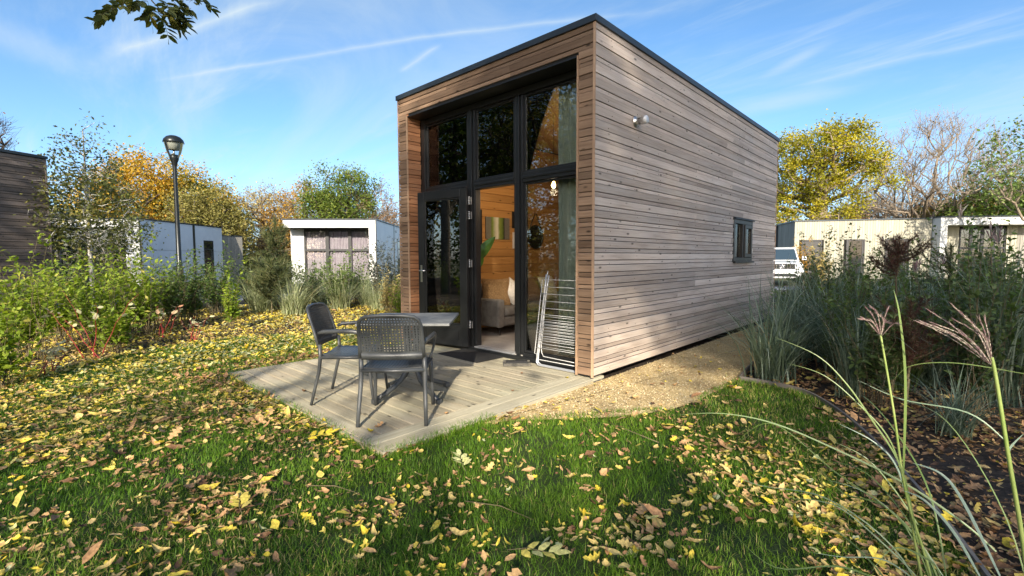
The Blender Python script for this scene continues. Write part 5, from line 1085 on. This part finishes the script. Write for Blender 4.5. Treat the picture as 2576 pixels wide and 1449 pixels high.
# right hand border
near = [(1.35, 1.55, 1.0, 'blue green grass clump nearest the path edging, leaning over the strip'), (2.10, 1.30, .62, 'thin stiff grass clump on bare soil in the right bed'), (2.82, .65, .5, 'short sparse grass tuft nearest the viewer on bare soil at the right'), (1.20, 2.6, 1.1, 'arching grass clump brushing the cabin side wall'), (1.95, 2.3, 1.12, 'tall blue green clump behind the clump nearest the edging')]
for i, (x, y, s_, lab) in enumerate(near): clump('blue' if i != 1 else 'tall', i % 2, x, y, s_, lab, None)
gg = np.random.default_rng(77); pts = []
for yy in np.arange(3.2, 12, .8):
    for xx in np.arange(1.15, 4.8, .72):
        pts.append((xx+gg.normal()*.16, yy+gg.normal()*.18))
for xx in (2.6, 3.1, 3.7): pts.append((xx, 2.3+gg.normal()*.2))
pts += [(1.55, 3.1), (2.45, 3.0), (2.35, 1.9)]
for i, (x, y) in enumerate(pts):
    if x > 2.75+(y+4.2)*.10+.9: continue
    tall = gg.random() < .07; clump('tall' if tall else 'blue', i % (2 if tall else 4), x, y, gg.uniform(.78, 1.05), 'blue green grass clump'+(' with thin pinkish plumes' if tall else '')+' in the dense bed right of the path', 'plumed grass clumps in the right bed' if tall else 'plain grass clumps in the right bed', tall)
rows = [(-11.2, 9.4, 1.5, .45, 'dark', .06, 'dark leaved shrub right of the white car'), (-9.2, 8.6, 1.62, .45, 'dark', .06, 'spiky dark shrub before the first chalet window'), (-7.0, 9.2, 1.7, .5, 'dark', .065, 'dark shrub before the narrow chalet window'), (-5.6, 7.6, 1.62, .42, 'mid', .06, 'green upright shrub left of the red brown pine'), (-2.2, 8.0, 1.5, .45, 'dark', .06, 'dark shrub right of the red brown pine'), (.9, 7.4, 1.72, .45, 'mid', .065, 'green leafy shrub in front of the white porch'), (2.6, 7.0, 1.6, .45, 'dark', .065, 'dark leafy shrub at the right edge'), (3.9, 6.2, 1.55, .45, 'mid', .065, 'nearest green shrub at the right edge'), (-9.7, 22, 2.1, .7, 'pale', .12, 'golden yellow shrub next to the parked car'), (-11.4, 30.5, 2.3, .7, 'orange', .12, 'rust coloured shrub behind the parked car'), (-3.6, 12.5, 1.75, .6, 'mid', .07, 'mid green shrub behind the red brown pine'), (1.8, 11, 1.7, .6, 'mid', .07, 'green shrub before the glazed porch doors'),
 (-8.0, 6.6, 1.25, .4, 'mid', .06, 'green shrub among the grasses in front of the car'), (-4.9, 5.4, 1.1, .4, 'dark', .06, 'dark shrub among the grasses left of the pine stem'), (-1.4, 6.6, 1.3, .45, 'mid', .065, 'bushy green shrub right behind the pine stem'), (1.8, 5.6, 1.35, .42, 'dark', .06, 'dark shrub among the grasses behind the large pink plume'), (3.4, 8.6, 1.7, .5, 'mid', .065, 'green shrub at the far right behind the nearest one'), (-10.0, 11, 1.7, .5, 'dark', .07, 'dark shrub below the door of the boarded chalet'), (-12.2, 8.0, 1.0, .35, 'mid', .06, 'small green shrub at the cabin far corner')]
for i, (b, d, h, ra, m_, ls, lab) in enumerate(rows): x, y = spot(b, d); shrub('shrub', lab, 'shrub', x, y, h, ra, 26, m_, ls*1.25, 40, seed=300+i, spike=4, spread=.22)

# ---- small pines
def pine(label, x, y, h, rad, m_, seed, head=.45, nb_=22, nl=.07, stem='stem', up0=.35, up1=.5):
    g = np.random.default_rng(seed); t_ = thing('young_pine', label, 'pine', (x, y, BED_Z)); p0, p1, ra, rb = [], [], [], []
    for i in range(8): p0.append((0, 0, h*i/8)); p1.append((.01*math.sin(i), .01*math.cos(i), h*(i+1)/8)); ra.append(.016*(1-.09*i)); rb.append(.016*(1-.09*(i+1)))
    N0, NZ = [], []
    for k in range(nb_):
        z_ = h*(head+(1-head)*.8*g.random()); a = g.uniform(0, 6.28); l = rad*g.uniform(.6, 1.1)*(1.15-.6*(z_/h-head)/(1-head)); s_ = np.array([0, 0, z_]); prev = s_
        for i in range(5):
            u = (i+1)/5; p = s_+np.array([math.cos(a)*l*u, math.sin(a)*l*u, l*(up0*u+up1*u*u)]); p0.append(prev); p1.append(p); ra.append(.006*(1-.15*i)); rb.append(.006*(1-.15*(i+1)))
            for q in range(26): f_ = g.random(); N0.append(prev+(p-prev)*f_); NZ.append((p-prev)/np.linalg.norm(p-prev))
            prev = p
    for q in range(160): N0.append(np.array([0, 0, h*(.8+.2*g.random())])); NZ.append(np.array([0, 0, 1.]))
    prisms(p0, p1, ra, rb, M[stem], 'branches', 4, t_)['kind'] = 'stuff'
    N0, NZ = np.array(N0), np.array(NZ); n = len(N0); d = NZ*.8+g.normal(size=(n, 3))*.55; d /= np.linalg.norm(d, axis=1, keepdims=True); L = nl*g.uniform(.6, 1.2, n)
    o = scatter(N0, L, np.arctan2(d[:, 1], d[:, 0]), np.arcsin(np.clip(d[:, 2], -1, 1)), g.uniform(0, 3, n), (np.array([(0, .034, 0), (0, -.034, 0), (1, 0, 0)]), np.array([(0, 1, 2)])), np.clip(g.normal(.5, .25, n), 0, 1), F[m_], 'needles')
    newobj('needles', o, t_)['kind'] = 'stuff'
x, y = spot(-3.7, 5.98); pine('young pine on a bare stem with red brown branch tips above the right bed', x, y, 1.56, .29, 'pinered', 401, .74, 20, .075, up0=.05, up1=.55)
x, y = spot(-.1, 8.2); pine('small green pine right of the red brown one', x, y, 1.5, .34, 'pine', 402, .5, 26, .09)
x, y = spot(-2.6, 5.6); pine('low dark pine below the red brown one', x, y, .95, .35, 'pinered', 405, .35, 26, .08)
x, y = spot(-69.4, 14.6); pine('young pine with upright candles between the two white chalets', x, y, 2.45, .48, 'pine', 403, .2, 34, .2)
x, y = spot(-70.0, 12.6); pine('low spreading pine in front of the taller one', x, y, 1.3, .5, 'pine', 404, .25, 30, .2)

# ---- the reed nearest the viewer, at the right edge
reed = thing('reed_plant', 'tall reed like grass with two pinkish plumes arching over the right foreground', 'reed', (2.80, -2.72, LAWN_Z))
def curve_ribbon(nm, pts, w, m_, tint, par, off=(0, 0, 0)):
    P_ = np.array(smooth([tuple(p) for p in pts], 6))-np.array([2.80, -2.72, LAWN_Z])+np.array(off); n = len(P_); t_ = np.gradient(P_, axis=0); t_ /= np.linalg.norm(t_, axis=1, keepdims=True)
    sd_ = np.cross(t_, np.array([.55, -.75, .35])); sd_ /= np.linalg.norm(sd_, axis=1, keepdims=True); up_ = np.cross(sd_, t_)
    u = np.linspace(0, 1, n); ww = w*np.clip(np.minimum(1, .55+u*2)*(1-u**2.6), .04, 1); V_ = np.stack([P_-sd_*ww[:, None]/2+up_*ww[:, None]*.12, P_, P_+sd_*ww[:, None]/2+up_*ww[:, None]*.12], 1).reshape(-1, 3)
    q = [(3*i+j, 3*i+j+1, 3*i+j+4, 3*i+j+3) for i in range(n-1) for j in range(2)]
    newobj(nm, npmesh(nm, V_, np.array(q).ravel(), 4, F[m_], np.full(len(q), tint), True), par)
RB = [([(2.852, -2.721, 0.633), (2.796, -2.719, 0.678), (2.691, -2.719, 0.736), (2.565, -2.73, 0.782), (2.405, -2.759, 0.831), (2.273, -2.796, 0.84), (2.156, -2.841, 0.82)], .0085, .6),
([(2.721, -2.768, 0.614), (2.684, -2.77, 0.788), (2.621, -2.774, 0.9), (2.565, -2.78, 0.984), (2.503, -2.789, 1.045), (2.41, -2.809, 1.084)], .007, .5),
([(2.695, -2.619, 0.646), (2.653, -2.621, 0.801), (2.584, -2.627, 0.888), (2.498, -2.638, 0.962), (2.408, -2.655, 0.987)], .006, .4),
([(2.685, -2.719, 0.735), (2.68, -2.72, 0.992), (2.663, -2.721, 1.153), (2.649, -2.721, 1.219)], .011, .45),
([(2.71, -2.668, 0.59), (2.674, -2.67, 0.745), (2.623, -2.673, 0.809), (2.538, -2.683, 0.846)], .008, .95),
([(2.849, -2.871, 0.652), (2.79, -2.868, 0.784), (2.753, -2.868, 0.834), (2.705, -2.869, 0.844)], .011, 1),
([(2.818, -2.92, 0.662), (2.776, -2.918, 0.737), (2.73, -2.918, 0.786), (2.693, -2.919, 0.796)], .010, .95),
([(2.719, -2.718, 0.511), (2.67, -2.72, 0.554), (2.57, -2.729, 0.627), (2.506, -2.738, 0.636), (2.445, -2.75, 0.624)], .006, .7),
([(2.863, -2.622, 0.863), (2.795, -2.619, 0.916), (2.67, -2.62, 0.924), (2.573, -2.628, 0.961)], .006, .8),
([(2.86, -2.822, 0.852), (2.853, -2.822, 0.897), (2.873, -2.823, 0.94)], .010, 1),
([(2.901, -2.524, 1.011), (2.773, -2.518, 1.019), (2.683, -2.519, 0.999), (2.645, -2.521, 0.953)], .004, .5),
([(2.768, -2.618, 0.483), (2.691, -2.619, 0.588), (2.602, -2.625, 0.649), (2.517, -2.635, 0.66)], .007, .8),
([(2.713, -2.518, 0.554), (2.652, -2.521, 0.646), (2.589, -2.526, 0.713), (2.509, -2.535, 0.743)], .006, .6)]
for p, w, t_ in RB: curve_ribbon('leaf_blade', p, w*.62, 'reed', t_, reed)
gr_ = np.random.default_rng(41)
for i in range(16):
    bx0, by0 = (2.78, -2.70) if i % 3 else (2.92, -2.82); a_ = gr_.uniform(1.9, 4.6) if i % 3 else gr_.uniform(0, 6.28); l_ = gr_.uniform(.35, .95); h0 = gr_.uniform(.1, .5); k_ = [(bx0+math.cos(a_)*l_*u*.62*u**.5, by0+math.sin(a_)*l_*u*.62*u**.5, h0+l_*(1.05*u-.62*u*u*gr_.uniform(.9, 1.2))) for u in (0, .3, .6, .85, 1)]
    curve_ribbon('leaf_blade', k_, gr_.uniform(.0025, .0055), 'reed', gr_.random(), reed)
def culm(pts, r0_, r1_):
    P_ = smooth(pts, 5); P_ = [(p[0]-2.80, p[1]+2.72, p[2]-LAWN_Z) for p in P_]; n = len(P_); MB().tube(P_, [r0_+(r1_-r0_)*i/(n-1) for i in range(n)], 8).build('stem', M['reedstem'], reed)
M['reedstem'] = noisy('reed_stem', [(.35, (.16, .24, .05)), (.7, (.33, .38, .13))], 12, rough=.45, b_=0)
culm([(2.83, -2.72, -.04), (2.79, -2.718, .25), (2.747, -2.718, .514), (2.692, -2.719, .711), (2.661, -2.721, .911), (2.628, -2.723, 1.104)], .0040, .0022)
culm([(2.80, -2.70, -.04), (2.765, -2.71, .30), (2.712, -2.712, .60), (2.688, -2.715, .75)], .0042, .0024)
culm([(2.95, -2.83, -.04), (2.92, -2.828, .3), (2.89, -2.825, .651), (2.853, -2.822, .893), (2.829, -2.820, 1.047), (2.821, -2.820, 1.089)], .0046, .0030)
def plume(base, tips, nm='plume'):
    V_, Fs, Ti = [], [], []; g = np.random.default_rng(5)
    b = np.array(base)
    for tp_ in tips:
        for r_ in range(2):
            e = np.array(tp_)+g.normal(size=3)*.010; mid = (b+e)/2+np.array([0, 0, .012])+g.normal(size=3)*.004; P_ = np.array(smooth([tuple(b), tuple(mid), tuple(e)], 8))-np.array([2.80, -2.72, LAWN_Z])
            for i in range(2, len(P_)):
                for s_ in range(3):
                    d = g.normal(size=3); d /= np.linalg.norm(d); t_ = P_[i]-P_[i-1]; t_ /= np.linalg.norm(t_); q = P_[i-1]+(P_[i]-P_[i-1])*g.random(); tip_ = q+t_*.013+d*.0035; w_ = np.cross(t_, d)*.0009
                    k = len(V_); V_ += [q-w_, q+w_, tip_]; Fs.append((k, k+1, k+2)); Ti.append(g.random()*.9)
            for i in range(1, len(P_)):
                k = len(V_); s_ = np.array([.0007, .0005, .0005]); V_ += [P_[i-1]-s_, P_[i-1]+s_, P_[i]]; Fs.append((k, k+1, k+2)); Ti.append(.9)
    newobj(nm, npmesh(nm, np.array(V_), np.array(Fs).ravel(), 3, F['plume'], np.array(Ti)), reed)
plume((2.824, -2.820, 1.070), [(2.712, -2.818, 1.155), (2.729, -2.800, 1.168), (2.768, -2.83, 1.178), (2.798, -2.815, 1.152), (2.709, -2.84, 1.143), (2.749, -2.81, 1.160), (2.785, -2.83, 1.168)])
plume((2.629, -2.723, 1.098), [(2.602, -2.725, 1.144), (2.611, -2.735, 1.157), (2.620, -2.715, 1.153), (2.630, -2.723, 1.151), (2.641, -2.722, 1.123)])

# ------------------------------------------------------------------ lamp post
x, y = spot(-78.03, 14.75)
lp = thing('street_lamp', 'dark tapered lamp post with a clear cone shaped lantern above the left border', 'street lamp', (x, y, -.06))
MB().lathe([(0, 0), (.085, 0), (.085, 1.15), (.07, 1.20), (.058, 1.22), (.052, 2.4), (.042, 3.60), (.05, 3.70), (.052, 3.72), (0, 3.72)], 20).build('pole', 'lampmetal', lp)
MB().lathe([(.052, 3.70), (.065, 3.78), (.10, 3.88), (.105, 3.93), (.08, 3.98), (0, 3.99)], 24).build('neck', 'lampmetal', lp)
MB().lathe([(.10, 3.90), (.16, 4.06), (.215, 4.28)], 32).build('lantern_glass', 'lampglass', lp)
MB().lathe([(.225, 4.27), (.23, 4.29), (.21, 4.355), (.15, 4.42), (.08, 4.45), (0, 4.455)], 32).build('cap', 'lampmetal', lp)
MB().lathe([(.213, 4.275), (0, 4.275)], 32).build('cap_underside', 'lampmetal', lp)
MB().lathe([(.185, 4.272), (.12, 4.10), (.0, 4.09)], 28).build('reflector', M['lampdiff'] if 'lampdiff' in M else mat('lamp_diffuser', (.42, .43, .38), .5), lp)
MB().tube([(0, 0, 3.98), (0, 0, 4.09)], .02, 8).build('lamp_holder', 'steel', lp)

# ------------------------------------------------------------------ neighbouring buildings
def frame_of(a, b):
    """local x from a to b along the front, local y away from the viewer"""
    d = Vector((b[0]-a[0], b[1]-a[1])); return math.atan2(d.y, d.x), d.length
# dark boarded cabin at the left edge: wall seen at a slant, its far end is the corner at a
a = (-13.24, -3.42); an, _ = frame_of((-12.87, -4.14), a)
dc = thing('boarded_cabin', 'dark weathered boarded cabin at the left edge of the picture', 'cabin', (a[0], a[1], -.1), an)
box('wall_core', 'core', dc, -6.9, -.01, .03, 3.4, 0, 3.80); 
z_ = .02; q = 0; cc_ = {}
while z_ < 3.78:
    h = .05 if q % 2 else .10; h = min(h, 3.80-z_)
    if round(h, 3) not in cc_: cc_[round(h, 3)] = MB().prism([(.02, 0), (.005, .003), (-.003, h-.008), (.02, h-.005)], 0, -6.9, 0).mesh('board', 'dkwood')
    newobj('board', cc_[round(h, 3)], dc, (0, .01, z_)); z_ += h+.002; q += 1
box('corner_post', 'dkwood', dc, .0, .03, .0, 3.4, 0, 3.80); box('roof_trim', 'trim', dc, -6.95, .05, -.03, 3.45, 3.81, 3.87)
# flat roofed chalets
def window_unit(par, x0, x1, z0, z1, yy, nx, nz, curt=False, nm='window'):
    w = newobj(nm, None, par); t_ = .07
    for b in ((x0, x0+t_, z0, z1), (x1-t_, x1, z0, z1), (x0+t_, x1-t_, z0, z0+t_), (x0+t_, x1-t_, z1-t_, z1)): box('frame', 'dkframe', w, b[0], b[1], yy-.04, yy+.04, b[2], b[3])
    for i in range(1, nx): xm = x0+(x1-x0)*i/nx; box('mullion', 'dkframe', w, xm-.09, xm+.09, yy-.036, yy+.036, z0+t_, z1-t_)
    if nz > 1: zm = z0+(z1-z0)*.60; box('transom', 'dkframe', w, x0+t_, x1-t_, yy-.030, yy+.030, zm-.06, zm+.06)
    box('pane', 'glass', w, x0+t_, x1-t_, yy-.008, yy-.002, z0+t_, z1-t_)
    if curt:
        n = int((x1-x0)/.03); vs = []
        for z_ in (z0+.03, z1-.10):
            for i in range(n+1): xx = x0+.03+(x1-x0-.06)*i/n; vs.append((xx, yy+.12+.045*math.sin(i*1.15)*(1 if (i//9) % 2 else .6), z_))
        MB().add(vs, [(i, i+1, n+2+i, n+1+i) for i in range(n)], True).build('curtain', M['lilac'], w)
M['lilac'] = noisy('lilac_curtain', [(.4, (.42, .33, .43)), (.7, (.56, .47, .57))], 3, rough=.9, b_=0)
def chalet(label, a, b, depth, Hh, openx, winx, seams_f=(), seams_s=(), strips=(), ground=.05):
    an, L = frame_of(a, b); c = thing('flat_roofed_chalet', label, 'chalet', (a[0], a[1], -.1), an)
    xo0, xo1 = openx; zt_ = Hh-.42
    # porch recess 1.1 m deep between xo0 and xo1
    box('side_pier', 'plaster', c, xo1, L-.02, .0, 1.0, 0, zt_); box('header', 'plaster', c, xo0-.02, L-.02, .0, 1.0, zt_+.002, Hh-.002)
    if xo0 > .1: box('side_pier', 'plaster', c, 0, xo0-.022, .0, 1.0, 0, Hh-.002)
    # body shell
    box('rear_body', 'plaster', c, 0, L-.02, 1.22, depth, 0, Hh-.004); box('porch_soffit', 'core', c, xo0, xo1-.002, .1, 1.0, zt_-.03, zt_)
    box('room_dark', 'core', c, 0, L-.022, 1.16, 1.215, 0, Hh-.01)
    for x0, x1, nx, cu in winx: window_unit(c, x0, x1, .15, zt_-.05, .98, nx, 2, cu)
    edges = [e for w in winx for e in w[:2]]
    if winx[0][0] > xo0+.15: box('porch_wall', 'plaster', c, xo0, winx[0][0]-.002, .9, 1.0, 0, zt_-.032)
    # side wall (faces local +x): panels with joints
    ns = max(2, int(depth/2.2)); zc = [0, .95, 1.9, Hh-.004]
    for i in range(3):
        box('wall_panel', 'white', c, L-.018, L+.012, .02, depth*.58, zc[i]+.018, zc[i+1]-.018); box('wall_panel', 'white', c, L-.018, L+.012, depth*.60+.06, depth*.72, zc[i]+.018, zc[i+1]-.018)
        box('wall_panel', 'white', c, L-.018, L+.012, depth*.86, depth-.02, zc[i]+.008, zc[i+1]-.008)
    box('wall_panel', 'white', c, L-.018, L+.012, depth*.72+.01, depth*.86-.01, 2.6, Hh-.01)
    wn = newobj('window', None, c); y0, y1 = depth*.72+.01, depth*.86-.01
    for b_ in ((y0, y0+.06), (y1-.06, y1)): box('frame', 'dkframe', wn, L-.02, L+.02, b_[0], b_[1], .1, 2.59)
    for z_ in (.1, .95, 1.35, 2.0, 2.53): box('frame', 'dkframe', wn, L-.02, L+.018, y0+.062, y1-.062, z_, z_+.06)
    box('pane', 'darkglass', wn, L-.03, L-.006, y0+.05, y1-.05, .15, 2.55)
    box('dark_strip', 'black', c, L-.02, L+.03, -.02, .016, 0, Hh-.01); box('dark_strip', 'black', c, L-.02, L+.03, depth*.58+.004, depth*.60+.05, 0, Hh-.01)
    box('roof_trim', 'trim', c, -.05, L+.06, -.05, depth+.05, Hh, Hh+.06); return c
chalet('white chalet with a porch and big dark window left of the lamp post', (-33.2, -4.1), (-28.4, .72), 7.5, 3.5, (.3, 6.05), [(.5, 5.95, 4, False)])
wb2 = chalet('white chalet with lilac curtains behind its grey framed window', (-23.77, 6.18), (-20.3, 9.70), 8, 3.5, (.0, 4.55), [(.72, 4.5, 3, True)])
# low grey boarded shed between them
def shed(label, a, b, depth, Hh, m_, wcol=None):
    an, L = frame_of(a, b); c = thing('shed', label, 'shed', (a[0], a[1], -.1), an)
    box('wall_core', 'core', c, .02, L-.02, .03, depth, 0, Hh-.02); n = int(L/.16); me = box('board', m_, c, 0, L/n-.012, 0, .026, 0, Hh); d_ = me.data; bpy.data.objects.remove(me)
    for i in range(n): newobj('board', d_, c, (i*L/n, rnd.uniform(-.004, 0), 0))
    box('roof_trim', 'trim', c, -.04, L+.04, -.04, depth+.04, Hh+.002, Hh+.05); return c
shed('low grey boarded shed right of the white chalet by the lamp post', (-34.0, 5.6), (-34.75, 7.6), 4, 3.0, 'greywood')
c_ = thing('far_chalet', 'distant white chalet seen in the gap left of the young pine', 'chalet', (-47, 13, -.1), R(62))
box('wall', 'plaster', c_, 0, 9, 0, 4, 0, 3.0); box('roof_trim', 'trim', c_, -.1, 9.1, -.1, 4.1, 3.0, 3.15); box('window_band', 'darkglass', c_, 1.5, 7.5, -.02, -.001, 1.1, 2.2)
c_ = thing('far_house', 'distant house with a red tiled roof behind the young pine', 'house', (-58, 22, -.1), R(62)); box('wall', 'plaster', c_, 0, 8, 0, 6, 0, 3.2)
MB().prism([(-.3, 3.2), (6.3, 3.2), (3, 4.0)], 0, -.3, 8.3).build('roof', 'redtile', c_)
# long pale boarded chalet on the right, white porch at its right end
a, b = (-4.79, 30.87), (1.78, 34.45); an, L = frame_of(a, b)
rc = thing('boarded_chalet', 'long flat roofed chalet with pale vertical boards behind the right bed', 'chalet', (a[0], a[1], -.1), an)
Hh = 3.68; box('wall_core', 'core', rc, .03, L-.02, .03, 7, 0, Hh-.02)
wins = [(.36, 1.62, 2.42), (2.95, 3.90, 2.42), (5.15, 6.25, 2.42)]; n = int(L/.14)
bd = {}
def vboard(par, x, w, z0, z1, m_, y0=0):
    k = (round(w, 3), z0, z1, m_)
    if k not in bd: bd[k] = MB().box(.004, w-.006, 0, .028, z0, z1).mesh('board', m_)
    newobj('board', bd[k], par, (x, y0+rnd.uniform(-.005, 0), 0))
for i in range(n):
    x0 = i*L/n; hit = [w for w in wins if x0+L/n > w[0] and x0 < w[1]]
    if hit: vboard(rc, x0, L/n, hit[0][2]+.08, Hh, 'palewood')
    else: vboard(rc, x0, L/n, 0, Hh, 'palewood')
for i, (x0, x1, zt_) in enumerate(wins):
    w = newobj('window' if i else 'door', None, rc); x0, x1 = round(x0/(L/n))*L/n-.02, round(x1/(L/n))*L/n+.02
    for b_ in ((x0, x0+.08, .1, zt_+.07), (x1-.08, x1, .1, zt_+.07), (x0+.082, x1-.082, zt_, zt_+.07)): box('frame', 'dkframe', w, b_[0], b_[1], -.05, .05, b_[2], b_[3])
    if i == 0: box('panel', 'dkframe', w, x0+.085, x1-.085, .0, .026, .1, zt_-.002); 
    else: box('sash', 'dkframe', w, x0+.085, x0+.15, -.02, .026, .1, zt_-.002); box('sash', 'dkframe', w, x1-.15, x1-.085, -.02, .026, .1, zt_-.002); box('pane', 'darkglass', w, x0+.152, x1-.152, .0, .02, .1, zt_-.002)
for i in range(12): newobj('board', MB().box(-.002, .026, i*.3+.03, i*.3+.322, 0, Hh).mesh('board', 'greywood') if i < 0 else bd.setdefault('ret', MB().box(-.002, .026, .004, .294, 0, Hh).mesh('board', 'greywood')), rc, (-.0, .03+i*.3, 0))
box('roof_trim', 'trim', rc, -.06, L+.02, -.06, 7.05, Hh+.002, Hh+.08)
a2 = (1.95, 34.3); an2 = an+R(9); wp = thing('white_porch', 'white framed porch end with grey glazed doors right of the pale boarded chalet', 'porch', (a2[0], a2[1], -.1), an2)
Hh = 3.72; box('column', 'plaster', wp, 0, .38, -.4, 3, 0, Hh-.45); box('header', 'plaster', wp, 0, 7.5, -.4, 3, Hh-.448, Hh); box('rear_wall', 'core', wp, .4, 7.5, 1.2, 3, 0, Hh-.46); box('roof_trim', 'trim', wp, -.05, 7.6, -.45, 3.1, Hh+.002, Hh+.07)
for i in range(11): vboard(wp, .40+i*.15, .15, 0, Hh-.46, 'palewood', .9)
window_unit(wp, 2.08, 4.7, .1, Hh-.60, .93, 4, 2, False, 'glazed_doors')
for i in range(16): vboard(wp, 4.75+i*.15, .15, 0, Hh-.46, 'greywood' if i > 3 else 'palewood', .9)

# ------------------------------------------------------------------ parked car, front towards the viewer
x, y = spot(-13.5, 28.6); car = thing('parked_car', 'white off road car parked beyond the far corner of the cabin', 'car', (x, y, -.06), R(8))
car.rotation_euler.z = R(17)
# local -y is the front of the car
secs = [  # y, half width, z bottom, z top (body without cabin)
 (-2.30, .80, .42, .86), (-2.24, .90, .36, 1.00), (-2.05, .94, .34, 1.08), (-1.55, .955, .34, 1.14), (-1.0, .96, .34, 1.19), (0, .96, .34, 1.20), (1.4, .96, .34, 1.20), (2.2, .93, .36, 1.18), (2.38, .86, .45, 1.10)]
vs = []; K = 12
for (yy, w, zb, zt_) in secs:
    pr = [(-w*.86, zb), (-w*.98, zb+.10), (-w, zb+.35), (-w*.985, zt_-.22), (-w*.92, zt_-.05), (-w*.72, zt_), (w*.72, zt_), (w*.92, zt_-.05), (w*.985, zt_-.22), (w, zb+.35), (w*.98, zb+.10), (w*.86, zb)]
    vs += [(px_, yy, pz) for px_, pz in pr]
fs = [(i*K+k, i*K+(k+1) % K, (i+1)*K+(k+1) % K, (i+1)*K+k) for i in range(len(secs)-1) for k in range(K)]+[tuple(range(K)), tuple(range((len(secs)-1)*K, len(secs)*K))]
o = MB().add(vs, fs).build('body', 'carpaint', car, bevel=.03)
vs = []
for (yy, w, z_) in ((-1.02, .84, 1.17), (-.42, .70, 1.80), (-.2, .69, 1.86), (1.6, .69, 1.86), (2.1, .68, 1.78), (2.3, .82, 1.17)): vs += [(-w, yy, z_), (w, yy, z_)]
for (yy, w, z_) in ((-1.02, .84, 1.15), (2.3, .82, 1.15)): vs += [(-w, yy, z_), (w, yy, z_)]
fs = [(0, 1, 3, 2), (2, 3, 5, 4), (4, 5, 7, 6), (6, 7, 9, 8), (8, 9, 11, 10), (0, 2, 4, 6, 8, 10, 14, 12), (1, 13, 15, 11, 9, 7, 5, 3), (12, 14, 15, 13), (0, 12, 13, 1), (10, 11, 15, 14)]
MB().add(vs, fs).build('cabin', 'carpaint', car, bevel=.03)
def quadp(nm, m_, pts, d): # thin plate from four corner points pushed along d
    p = [Vector(q) for q in pts]; d = Vector(d); MB().add(p+[q+d for q in p], [(0, 1, 2, 3), (7, 6, 5, 4), (0, 4, 5, 1), (1, 5, 6, 2), (2, 6, 7, 3), (3, 7, 4, 0)]).build(nm, m_, car)
quadp('windscreen', 'carglass', [(-.76, -.99, 1.215), (.76, -.99, 1.215), (.66, -.475, 1.755), (-.66, -.475, 1.755)], (0, -.022, .014))
for s_ in (-1, 1):
    quadp('side_window', 'carglass', [(s_*.835, -.80, 1.25), (s_*.835, .9, 1.25), (s_*.715, .9, 1.73), (s_*.715, -.38, 1.73)], (s_*.02, 0, .004))
    o = MB().lathe([(.0, -.12), (.22, -.12), (.24, -.10), (.37, -.10), (.385, -.06), (.385, .08), (.36, .10), (0, .10)], 28).build('tyre', 'rubber', car, (s_*.86, -1.45, .385), (0, R(90), 0))
    o = MB().lathe([(.0, -.12), (.22, -.12), (.24, -.10), (.37, -.10), (.385, -.06), (.385, .08), (.36, .10), (0, .10)], 28).build('tyre', 'rubber', car, (s_*.86, 1.45, .385), (0, R(90), 0))
    box('mirror', 'carpaint', car, s_*1.06-.10, s_*1.06+.10, -.95, -.80, 1.20, 1.40, bevel=.03)
    box('headlight', 'headlamp', car, s_*.74-.15, s_*.74+.15, -2.32, -2.0, .84, 1.03, bevel=.04); box('fog_light', 'headlamp', car, s_*.72-.09, s_*.72+.09, -2.33, -2.2, .52, .60, bevel=.02)
box('grille', 'black', car, -.55, .55, -2.325, -2.25, .78, 1.02, bevel=.02); box('grille_surround', 'chrome', car, -.58, .58, -2.318, -2.26, 1.022, 1.045, bevel=.008)
for i in range(9): box('grille_bar', 'chrome', car, -.46+i*.115-.014, -.46+i*.115+.014, -2.345, -2.326, .80, 1.00)
for rx, rz, cz in ((.115, .078, .90), (.045, .076, .90), (.082, .030, .935)):
    MB().tube([(rx*math.cos(a_), -2.362, cz+rz*math.sin(a_)) for a_ in [2*math.pi*k/24 for k in range(25)]], .012, 6).build('emblem', 'chrome', car)
box('bumper', 'carpaint', car, -.93, .93, -2.36, -2.20, .42, .74, bevel=.05); box('lower_intake', 'black', car, -.58, .58, -2.375, -2.34, .44, .56, bevel=.015); box('number_plate', 'plate', car, -.26, .26, -2.378, -2.362, .60, .71)
box('skid_plate', 'alu', car, -.5, .5, -2.34, -2.2, .33, .41, bevel=.02)
